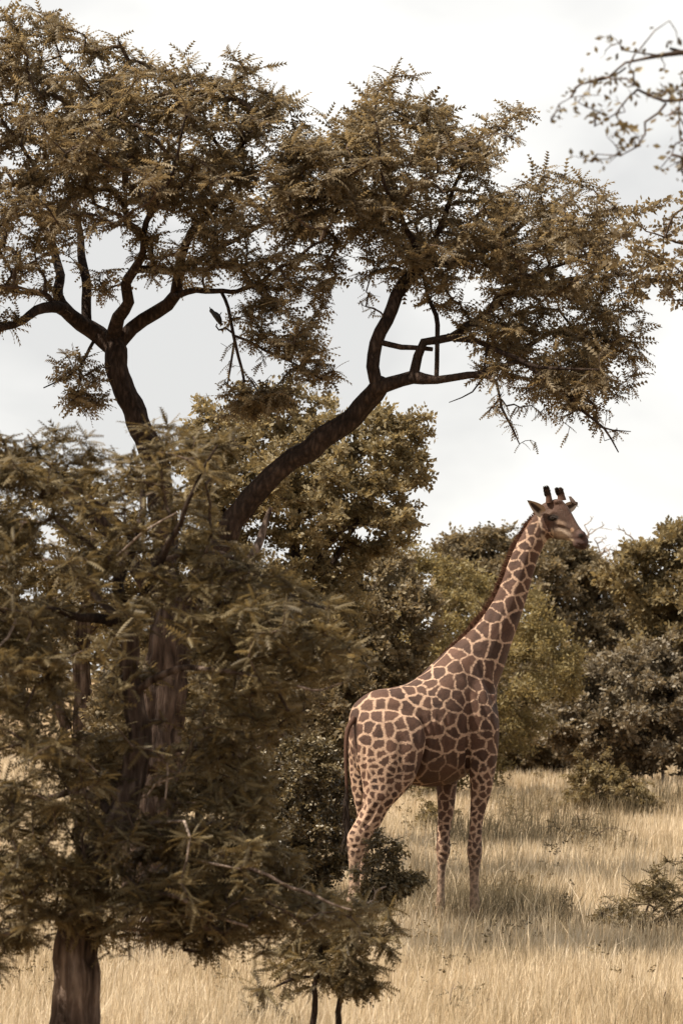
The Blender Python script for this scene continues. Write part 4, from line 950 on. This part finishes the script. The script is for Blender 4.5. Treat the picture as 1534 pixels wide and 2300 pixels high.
# coat: patch centres read off the photograph, then filled up over the whole hide
z3 = [(1210, 100), (1135, 110), (1060, 110), (1000, 150), (935, 215), (1040, 225), (1135, 245), (1205, 285), (880, 275), (790, 320), (860, 360), (955, 340), (1030, 385), (1095, 390), (740, 405), (665, 430), (1160, 410), (815, 465), (900, 465), (690, 490), (1000, 480), (1075, 500), (600, 470),
      (640, 520), (720, 530), (560, 530), (470, 545), (350, 548), (975, 550), (880, 580), (780, 550), (1060, 580), (1110, 600), (280, 625), (350, 620), (430, 625), (535, 645), (650, 690), (600, 580), (740, 600), (680, 610), (850, 620), (990, 650), (1060, 660), (1140, 650), (175, 725), (245, 705), (320, 695),
      (415, 695), (490, 765), (575, 750), (755, 690), (830, 720), (910, 760), (1010, 730), (1080, 770), (1130, 730), (1170, 790), (270, 775), (345, 805), (410, 790), (500, 835), (725, 790), (860, 815), (620, 840), (830, 880), (720, 900), (1080, 830), (1110, 900), (1030, 890), (1150, 870),
      (850, 1000), (690, 970), (740, 1045), (800, 1085), (700, 1110), (920, 900), (920, 990), (1050, 980), (1105, 1030), (1060, 1055), (1010, 1040), (1130, 1085), (1080, 1110), (1040, 1150), (1100, 1170), (200, 790), (150, 800)]
z1 = [(550, 680), (610, 700), (470, 830), (530, 790), (610, 830), (460, 980), (555, 970), (605, 1030), (370, 1050), (435, 1150), (525, 1120), (265, 1170), (320, 1260), (420, 1300), (500, 1260), (430, 1450), (330, 1480), (195, 1510), (475, 1400), (395, 1610), (130, 1590)]
seeds = []
for zx, zy in z3:
    l, _ = hit(740 + zx / 3.068, 1380 + zy / 3.068)
    if l is not None: seeds.append(l)
for zx, zy in z1:
    l, _ = hit(1080 + zx / 4.79, 1050 + zy / 4.79)
    if l is not None: seeds.append(l)
pxv = CX + BV[:, 0] * F / BV[:, 1]; pyv = HY - (BV[:, 2] - CH) * F / BV[:, 1]
def rad_at(px, py):
    """patch spacing in metres by body region"""
    r = np.full(np.shape(px), .20)
    r = np.where((px < 960) & (py > 1640), .18 - .118 * np.clip((py - 1610) / 90, 0, 1), r)
    r = np.where((py > 1700) & (px > 960), .20 - .13 * np.clip((py - 1690) / 60, 0, 1), r)
    r = np.where(py > 1850, .062, r)
    r = np.where(py > 1930, .052, r)
    r = np.where((py < 1420), .17 - .05 * np.clip((1420 - py) / 200, 0, 1), r)
    belly = (px > 915) & (px < 1045) & (py > 1640) & (py < 1775)
    return np.where(belly, .19, r)
rs = np.random.default_rng(5)
cand = rs.permutation(nv)[:9000]
sd = np.array(seeds); rr = rad_at(pxv, pyv)
lst = list(sd)
for c in cand:
    p = BV[c]; A = np.array(lst)
    if ((A - p) ** 2).sum(1).min() > (rr[c] * .92) ** 2: lst.append(p)
sd = np.array(lst)
edge = np.zeros(nv); rnd = np.zeros(nv); srand = rs.uniform(0, 1, len(sd))
warp = BV + .016 * np.stack([lownoise(BV[:, 2] * 34, BV[:, 0] * 34, 2), lownoise(BV[:, 0] * 34, BV[:, 1] * 34, 3), lownoise(BV[:, 0] * 34, BV[:, 2] * 34, 4)], -1) + .010 * np.stack([lownoise(BV[:, 2] * 90, BV[:, 0] * 90, 6), lownoise(BV[:, 0] * 90, BV[:, 1] * 90, 7), lownoise(BV[:, 0] * 90, BV[:, 2] * 90, 8)], -1)
for s0 in range(0, nv, 4000):
    q = warp[s0:s0 + 4000]
    d2 = ((q[:, None] - sd[None]) ** 2).sum(2)
    idx = np.argpartition(d2, 7, axis=1)[:, :7]
    dd = np.take_along_axis(d2, idx, 1); o = np.argsort(dd, 1); idx = np.take_along_axis(idx, o, 1); dd = np.take_along_axis(dd, o, 1)
    s1 = sd[idx[:, 0]]
    best = np.full(len(q), 9.0)
    for k in range(1, 7):
        best = np.minimum(best, (dd[:, k] - dd[:, 0]) / (2 * np.linalg.norm(sd[idx[:, k]] - s1, axis=1) + 1e-6))
    edge[s0:s0 + 4000] = best; rnd[s0:s0 + 4000] = srand[idx[:, 0]]
# overlays: plain hide colours with their own alpha
ov = np.zeros((nv, 4)); 
def paint(mask, col):
    m = np.clip(mask, 0, 1)[:, None]
    ov[:, :3] = ov[:, :3] * (1 - m) + np.array(col) * m
    ov[:, 3] = np.maximum(ov[:, 3], m[:, 0])
def sst(x, a, b): t = np.clip((x - a) / (b - a), 0, 1); return t * t * (3 - 2 * t)
def blob(x, y, rx, ry, rot=0, soft=.5):
    c, s = math.cos(math.radians(rot)), math.sin(math.radians(rot))
    u = ((pxv - x) * c + (pyv - y) * s) / rx; v = (-(pxv - x) * s + (pyv - y) * c) / ry
    return 1 - sst(np.hypot(u, v), 1 - soft, 1 + soft)
headline = (pyv - 1140) + (pxv - 1203) * -1.75         # left of this line is neck
ishead = sst(-headline - 0, -4, 8) * (pyv < 1240) * (pxv > 1196)
HB = (.064, .035, .024)
paint(ishead, HB)
near = 1.0
paint(ishead * blob(1226, 1190, 9, 34, 20), (.085, .042, .027))
paint(ishead * blob(1230, 1152, 9, 7), (.11, .07, .05))
paint(ishead * blob(1261, 1198, 18, 11, 12, .5), (.36, .275, .21))
paint(ishead * blob(1258, 1174, 13, 5, 20, .5), (.23, .155, .11))
paint(ishead * blob(1252, 1135, 26, 14, 0, .6), (.075, .038, .025))
paint(ishead * blob(1284, 1170, 8, 26, -30, .5), (.075, .039, .026))
paint(ishead * blob(1308, 1214, 19, 24, 0, .3), (.046, .021, .015))
paint(ishead * blob(1284, 1190, 4, 4, 0, .4), (.38, .24, .16))
paint(ishead * blob(1240, 1197, 3, 10, -10, .5), (.45, .33, .24))
paint(ishead * blob(1279, 1212, 9, 3, 10, .4), (.36, .27, .19))
paint(ishead * blob(1241, 1163, 13, 7.5, -5, .25), (.012, .008, .006))
paint(ishead * blob(1304, 1203, 6, 5, 20, .3), (.012, .008, .006))
paint(ishead * blob(1306, 1228, 12, 2.0, 18, .4), (.03, .015, .011))
paint(blob(1212, 1172, 3.5, 22, -14, .4) * (pyv < 1215), (.46, .34, .26))
paint(blob(1222, 1212, 5, 16, -30, .4) * (pyv < 1235), (.42, .31, .23))
paint(blob(1184, 1178, 5, 26, 42, .4) * (pxv < 1200), (.10, .05, .03))
# legs grow paler below the knee, belly browner
paint(.55 * sst(pyv, 1850, 2000) , (.42, .30, .215))
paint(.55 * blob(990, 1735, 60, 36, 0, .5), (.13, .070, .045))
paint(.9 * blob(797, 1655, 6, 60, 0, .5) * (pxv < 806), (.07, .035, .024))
def coat_mat():
    m, nt = newmat('giraffe_hide'); L = nt.links
    e = N(nt, 'ShaderNodeAttribute', attribute_name='edge'); ra = N(nt, 'ShaderNodeAttribute', attribute_name='patch_rand'); o_ = N(nt, 'ShaderNodeAttribute', attribute_name='overlay'); lw = N(nt, 'ShaderNodeAttribute', attribute_name='line_w')
    g = N(nt, 'ShaderNodeNewGeometry')
    n1 = N(nt, 'ShaderNodeTexNoise', Scale=30.0, Detail=6.0, Roughness=.72); L.new(g.outputs['Position'], n1.inputs['Vector'])
    n2 = N(nt, 'ShaderNodeTexNoise', Scale=7.0, Detail=4.0); L.new(g.outputs['Position'], n2.inputs['Vector'])
    n3 = N(nt, 'ShaderNodeTexNoise', Scale=75.0, Detail=6.0, Roughness=.7); L.new(g.outputs['Position'], n3.inputs['Vector'])
    j = N(nt, 'ShaderNodeMath', operation='MULTIPLY_ADD'); L.new(n1.outputs['Fac'], j.inputs[0]); j.inputs[1].default_value = .060; L.new(e.outputs['Fac'], j.inputs[2])
    j2 = N(nt, 'ShaderNodeMath', operation='SUBTRACT'); L.new(j.outputs[0], j2.inputs[0]); L.new(lw.outputs['Fac'], j2.inputs[1])
    mr = N(nt, 'ShaderNodeMapRange', interpolation_type='SMOOTHSTEP'); L.new(j2.outputs[0], mr.inputs['Value']); mr.inputs['From Min'].default_value = .0235; mr.inputs['From Max'].default_value = .0385
    pt = ramp(nt, [(0.15, (.028, .0125, .0080)), (0.85, (.105, .052, .033))])
    pa = N(nt, 'ShaderNodeMath', operation='MULTIPLY_ADD'); L.new(n2.outputs['Fac'], pa.inputs[0]); pa.inputs[1].default_value = .8
    pb = N(nt, 'ShaderNodeMath', operation='MULTIPLY_ADD'); L.new(ra.outputs['Fac'], pb.inputs[0]); pb.inputs[1].default_value = .4; pb.inputs[2].default_value = -.1; L.new(pb.outputs[0], pa.inputs[2])
    L.new(pa.outputs[0], pt.inputs['Fac'])
    # patches are darkest towards their rims
    ln = ramp(nt, [(0.3, (.34, .222, .152)), (0.7, (.48, .33, .238))]); L.new(n1.outputs['Fac'], ln.inputs['Fac'])
    mixp = N(nt, 'ShaderNodeMixRGB'); L.new(mr.outputs[0], mixp.inputs['Fac']); L.new(ln.outputs[0], mixp.inputs['Color1']); L.new(pt.outputs[0], mixp.inputs['Color2'])
    mixo = N(nt, 'ShaderNodeMixRGB'); L.new(o_.outputs['Alpha'], mixo.inputs['Fac']); L.new(mixp.outputs[0], mixo.inputs['Color1']); L.new(o_.outputs['Color'], mixo.inputs['Color2'])
    var = N(nt, 'ShaderNodeMixRGB', blend_type='MULTIPLY'); var.inputs['Fac'].default_value = 1
    vr = ramp(nt, [(0.3, (.62, .62, .62)), (0.7, (1.3, 1.28, 1.25))]); L.new(n3.outputs['Fac'], vr.inputs['Fac'])
    L.new(mixo.outputs[0], var.inputs['Color1']); L.new(vr.outputs[0], var.inputs['Color2'])
    p = N(nt, 'ShaderNodeBsdfPrincipled', Roughness=.62); p.inputs['Specular IOR Level'].default_value = .22
    L.new(var.outputs[0], p.inputs['Base Color'])
    bh = N(nt, 'ShaderNodeMath', operation='MULTIPLY_ADD'); L.new(n2.outputs['Fac'], bh.inputs[0]); bh.inputs[1].default_value = 1.6; L.new(n3.outputs['Fac'], bh.inputs[2])
    b = N(nt, 'ShaderNodeBump', Strength=.7, Distance=.016); L.new(bh.outputs[0], b.inputs['Height']); L.new(b.outputs[0], p.inputs['Normal'])
    o = N(nt, 'ShaderNodeOutputMaterial'); L.new(p.outputs[0], o.inputs['Surface'])
    return m
linew = .0082 + .0042 * (pxv < 960) * (pyv > 1560) - .001 * (rr < .08) + .002 * (pyv > 1850) + .003 * lownoise(BV[:, 0] * 9, BV[:, 2] * 9, 19)
M_HIDE = coat_mat()
M_DARKHAIR = plain_mat('black_brown_hair', (.026, .016, .011), .7, .2, .3, 60)
M_MANE = plain_mat('red_brown_mane_hair', (.085, .038, .022), .75, .15, .35, 25)
M_HORN = plain_mat('horn_hide', (.070, .036, .024), .8, .15, .25, 40)
M_EYE = plain_mat('wet_black_eye', (.006, .004, .003), .12, .6, .1, 10)
M_HOOF = plain_mat('grey_brown_hoof', (.11, .075, .055), .6, .3, .3, 30)
gbase = np.array([(945 - CX) * 35 / F, 35.0, 0.0])
gir = thing('giraffe', gbase, 'tall brown patched giraffe standing in the dry grass with head raised', 'giraffe')
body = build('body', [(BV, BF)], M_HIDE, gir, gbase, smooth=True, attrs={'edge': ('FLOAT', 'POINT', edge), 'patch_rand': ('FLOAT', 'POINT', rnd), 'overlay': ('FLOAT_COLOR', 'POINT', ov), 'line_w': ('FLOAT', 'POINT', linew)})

def strands(name, roots, dirs, lens, width, mat, parent, rng, bend=.3, grav=.0, kind='stuff'):
    n = len(roots); dirs = dirs / np.linalg.norm(dirs, axis=1, keepdims=True)
    sd_ = np.cross(dirs, rng.normal(size=(n, 3))); sd_ /= np.linalg.norm(sd_, axis=1, keepdims=True); sd_ *= width
    b2 = rng.normal(0, bend, (n, 3)); g = np.array([0, 0, -grav]); L = lens[:, None]
    m = roots + dirs * L * .55 + b2 * L * .15 + g * L * .25; t = roots + dirs * L + b2 * L * .35 + g * L * .8
    V = np.stack([roots - sd_, roots + sd_, m + sd_ * .8, m - sd_ * .8, t], 1).reshape(-1, 3); o = np.arange(n)[:, None] * 5
    q = np.concatenate([o, o + 1, o + 2, o + 3], 1); tt = np.concatenate([o + 3, o + 2, o + 4], 1)
    return build(name, [(V, q), (np.zeros((0, 3)), tt - len(V))], mat, parent, gbase, kind=kind)
# mane along the nape
rmn = np.random.default_rng(8)
nap = catmull(np.array([P(a, b, d) for a, b, d in [(968, 1500, 35.2), (990, 1474, 35.22), (1014, 1453, 35.25), (1048, 1424, 35.28), (1083, 1385, 35.32), (1107, 1348, 35.36), (1127, 1303, 35.4), (1141, 1263, 35.43), (1156, 1227, 35.45), (1173, 1195, 35.47), (1192, 1165, 35.47), (1206, 1146, 35.46)]]), .02)
tn = np.gradient(nap, axis=0); tn /= np.linalg.norm(tn, axis=1, keepdims=True)
outn = np.stack([-tn[:, 2], np.zeros(len(tn)), tn[:, 0]], -1)
k = rmn.integers(0, len(nap), 3200)
prof = np.interp(k / len(nap), [0, .12, .3, .6, .9, 1], [.25, .55, 1, .9, .75, .4])
roots = nap[k] - outn[k] * .02 + np.stack([np.zeros(3200), rmn.normal(0, .016, 3200), np.zeros(3200)], -1) + tn[k] * rmn.uniform(-.01, .01, (3200, 1))
dirs = outn[k] + tn[k] * rmn.uniform(-.1, .5, (3200, 1)) + rmn.normal(0, .12, (3200, 3))
strands('mane', roots, dirs, .085 * prof * rmn.uniform(.7, 1.1, 3200), .004, M_MANE, gir, rmn)
# tail with tuft
tl = catmull(np.array([[*P(796, 1612, 34.66), .030], [*P(781, 1640, 34.60), .026], [*P(777, 1690, 34.57), .021], [*P(778, 1750, 34.56), .016], [*P(780, 1810, 34.56), .012], [*P(783, 1836, 34.56), .010]]), .03)
tail = build('tail', tube_parts(tl[:, :3], tl[:, 3], sides=12), M_HORN, gir, gbase, smooth=True)
k = rmn.integers(len(tl) * 2 // 3, len(tl), 420)
rt_ = tl[k, :3] + rmn.normal(0, .005, (420, 3))
strands('tail_tuft', rt_, np.array([[-.03, 0, -1.0]]) + rmn.normal(0, .05, (420, 3)), rmn.uniform(.2, .50, 420) * np.interp(k, [len(tl) * 2 // 3, len(tl) - 1], [.4, 1]), .0035, M_DARKHAIR, tail, rmn)
# ossicones
def horn(a, b, r0, r1, d):
    A, B = P(*a, d), P(*b, d)
    t = np.linspace(0, 1, 12)[:, None]; path = A * (1 - t) + B * t + np.array([.006, 0, 0]) * np.sin(t * np.pi)
    rad = np.interp(t[:, 0], [0, .35, .7, .88, .96, 1], [r0 * 1.25, r0, r1, r1 * .95, r1 * .65, r1 * .25])
    h = build('horn', tube_parts(path, rad, sides=16, lump=.06, seed=3), M_HORN, gir, gbase, smooth=True)
    n = 500; q = rmn.uniform(.42, 1, n); c = A + (B - A) * q[:, None]; rr_ = np.interp(q, [0, .35, .7, .88, .96, 1], [r0 * 1.25, r0, r1, r1 * .95, r1 * .65, r1 * .2])
    an = rmn.uniform(0, 6.28, n); rad_ = np.stack([np.cos(an), np.sin(an), np.zeros(n)], -1)
    strands('hair_tip', c + rad_ * rr_[:, None] * .9, rad_ * .35 + (B - A) / np.linalg.norm(B - A) + rmn.normal(0, .1, (n, 3)), rmn.uniform(.018, .032, n), .004, M_DARKHAIR, h, rmn)
horn((1233, 1130), (1226, 1095), .033, .029, 35.36)
horn((1261, 1124), (1254, 1098), .041, .040, 35.48)
# ears: cupped leaf shapes
M_EAR = None
def ear_mat():
    m, nt = newmat('ear_hide'); L = nt.links
    a = N(nt, 'ShaderNodeAttribute', attribute_name='overlay'); p = N(nt, 'ShaderNodeBsdfPrincipled', Roughness=.8); L.new(a.outputs['Color'], p.inputs['Base Color'])
    p.inputs['Specular IOR Level'].default_value = .15
    o = N(nt, 'ShaderNodeOutputMaterial'); L.new(p.outputs[0], o.inputs['Surface']); return m
M_EAR = ear_mat()
def ear(basep, tipp, face, width):
    ax = tipp - basep; Ln = np.linalg.norm(ax); ax /= Ln
    fc = face - ax * (face @ ax); fc /= np.linalg.norm(fc); sd_ = np.cross(fc, ax)
    nu, nw = 15, 15; V, C = [], []
    for side in (0, 1):
        for i in range(nu):
            u = i / (nu - 1); wv = width * (math.sin(math.pi * (.08 + .92 * u) ** .72) ** .8) * (1 - .15 * u) + .004
            if i == nu - 1: wv = .003
            for j in range(nw):
                v = 2 * j / (nw - 1) - 1
                cup = .75 * wv * (v * v) - (.008 if side else 0) * (1 - v * v)
                V.append(basep + ax * Ln * u + sd_ * wv * v + fc * cup)
                if side: c = (.22, .14, .09)
                else:
                    core = (1 - sst(np.array(abs(v)), .28, .62)) * sst(np.array(u), .05, .2) * (1 - sst(np.array(u), .72, .95))
                    c = np.array((.40, .31, .24)) * (1 - core) + np.array((.035, .02, .014)) * core
                    if u > .88: c = np.array((.09, .055, .04))
                C.append((*c, 1))
    Q = []
    for s_ in (0, 1):
        for i in range(nu - 1):
            for j in range(nw - 1):
                b = s_ * nu * nw + i * nw + j; f = [b, b + 1, b + nw + 1, b + nw]
                Q.append(f if s_ == 0 else f[::-1])
    for i in range(nu - 1):
        for j in (0, nw - 1):
            b = i * nw + j; c = b + nu * nw; Q.append([b, b + nw, c + nw, c])
    build('ear', [(np.array(V), np.array(Q))], M_EAR, gir, gbase, smooth=True, attrs={'overlay': ('FLOAT_COLOR', 'POINT', np.array(C))})
ear(P(1216, 1153, 35.37), P(1184, 1124, 35.24), np.array([.25, -1, -.1]), .060)
ear(P(1262, 1146, 35.52), P(1297, 1129, 35.60), np.array([.5, -.8, .1]), .055)
# eyes
def eye(c, r):
    V, Q, T = ball(0, 0, 1, 1, 1, 1); V = V - P(0, 0, 1)
    build('eye', [(V * r + c, Q), (np.zeros((0, 3)), T - len(V))], M_EYE, gir, gbase, smooth=True)
l, n_ = hit(1241, 1164)
if l is not None: eye(l + np.array([0, .012, 0]), .026)
eye(P(1262, 1164, 35.50), .024)
# eyelashes / lid shadow line, near side
if l is not None:
    nn = 60; q = rmn.uniform(-1, 1, nn)
    rts = l + np.stack([q * .034, -.012 + .012 * q * q, .020 - .012 * q * q - .004 * q], -1)
    strands('eyelashes', rts, np.stack([q * .4 + .2, np.full(nn, -.7), np.full(nn, -.55)], -1) + rmn.normal(0, .1, (nn, 3)), np.full(nn, .03), .0025, M_DARKHAIR, gir, rmn)
# hooves
for (x0, x1, yt, d) in ((1055, 1081, 2072, 34.99), (977, 1002, 2067, 35.45), (778, 807, 2076, 34.49), (803, 830, 2070, 35.05)):
    gy_ = G(d)
    secs = [(x0 + 1, yt, x1 - 1, yt, d, .052), (x0 - 2, yt + 8, x1 + 2, yt + 8, d, .062), (x0 - 4, gy_ - 4, x1 + 6, gy_ - 4, d - .01, .075), (x0 - 4, gy_ + 3, x1 + 6, gy_ + 3, d - .01, .075)]
    V, Q, T = loft(secs, YV, 20, 2.4)
    build('hoof', [(V, Q), (np.zeros((0, 3)), T - len(V))], M_HOOF, gir, gbase, smooth=True)

# ------------------------------------------------------------------ birds
M_BIRD = plain_mat('black_plumage', (.008, .006, .005), .5, .35, .3, 40)
M_OX = plain_mat('brown_plumage', (.045, .026, .018), .7, .2, .35, 50)
M_BEAK = plain_mat('pale_beak', (.30, .17, .08), .4, .4, .2, 30)
def bird(label, o, fwd, up, L, mat, beakmat, tail_len, ftpts=None):
    """o: body centre; fwd: towards the head; body length L"""
    fwd = fwd / np.linalg.norm(fwd); up = up - fwd * (up @ fwd); up /= np.linalg.norm(up); rt2 = np.cross(fwd, up)
    def W_(x, y, z): return o + (fwd * x + rt2 * y + up * z) * L
    t = thing('bird', o - up * L * .25, label, 'bird')
    b0 = o - up * L * .25
    xs = np.array([-.5, -.42, -.25, -.05, .15, .28, .36, .44, .50, .54]); rz = np.array([.03, .09, .16, .19, .17, .125, .12, .115, .08, .02]); zc = np.array([.0, -.005, -.01, -.01, .02, .06, .08, .085, .075, .07])
    C = catmull(np.stack([xs, zc, rz], -1), .03)
    a = np.linspace(0, 2 * np.pi, 18, endpoint=False)
    V = np.array([W_(c[0], c[2] * .9 * math.cos(q), c[1] + c[2] * math.sin(q)) for c in C for q in a])
    n = len(C); i = np.arange(n - 1)[:, None] * 18; j = np.arange(18)[None]; jn = (j + 1) % 18
    Q = np.stack([i + j, i + jn, i + 18 + jn, i + 18 + j], -1).reshape(-1, 4)
    build('body', [(V, Q), (V, cap_tris(n, 18))], mat, t, b0, smooth=True)
    for s in (-1, 1):
        wv = np.array([W_(.2, s * .165, .07), W_(.05, s * .20, .09), W_(-.25, s * .175, .10), W_(-.62, s * .07, .06), W_(-.3, s * .185, -.03), W_(.02, s * .20, -.06), W_(.2, s * .175, -.02)])
        wv2 = wv + rt2 * s * .012
        build('wing', [(np.vstack([wv, wv2]), np.array([[0, 1, 5, 6], [7, 8, 12, 13]])), (np.zeros((0, 3)), np.array([[1, 2, 4], [1, 4, 5], [2, 3, 4], [8, 9, 11], [8, 11, 12], [9, 10, 11]]) - 14)], mat, t, b0)
    tv = np.array([W_(-.42, -.05, .03), W_(-.42, .05, .03), W_(-.5 - tail_len, .07, .0), W_(-.5 - tail_len, -.07, .0)])
    build('tail', [(np.vstack([tv, tv - up * .012 * L * 2]), np.array([[0, 1, 2, 3], [7, 6, 5, 4], [0, 4, 5, 1], [1, 5, 6, 2], [2, 6, 7, 3], [3, 7, 4, 0]]))], mat, t, b0)
    bp = np.array([W_(.50, 0, .075), W_(.58, 0, .06), W_(.66, 0, .035)])
    build('beak', tube_parts(bp, np.array([.045, .03, .004]) * L, sides=8), beakmat, t, b0, smooth=True)
    for s in (-1, 1):
        fp = np.array([W_(-.05, s * .08, -.15), W_(-.02, s * .08, -.26), W_(.03, s * .07, -.36)])
        build('leg', tube_parts(fp, np.array([.03, .016, .014]) * L, sides=6), mat, t, b0, smooth=True)
        e_ = W_(.09, s * .10, 0) ; ee = W_(.43, s * .098, .11)
        Vb, Qb, Tb = ball(0, 0, 1, 1, 1, 1, 8); Vb = Vb - P(0, 0, 1)
        build('eye', [(Vb * .018 * L + ee, Qb), (np.zeros((0, 3)), Tb - len(Vb))], M_EYE, t, b0, smooth=True)
bd = D - .6
bird('black bird perched on a hanging twig of the acacia', P(487, 710, bd), P(478, 700, bd) - P(496, 727, bd) + np.array([0, -.01, 0]), np.array([-.5, 0, .5]), .165, M_BIRD, M_BIRD, .12)
ob = P(1281, 1131, 35.33)
bird('small brown bird clinging to the giraffe forehead', ob + np.array([.018, -.03, .022]), P(1272, 1122, 35.4) - P(1294, 1144, 35.3), np.array([.7, -.35, .6]), .125, M_OX, M_OX, .30)
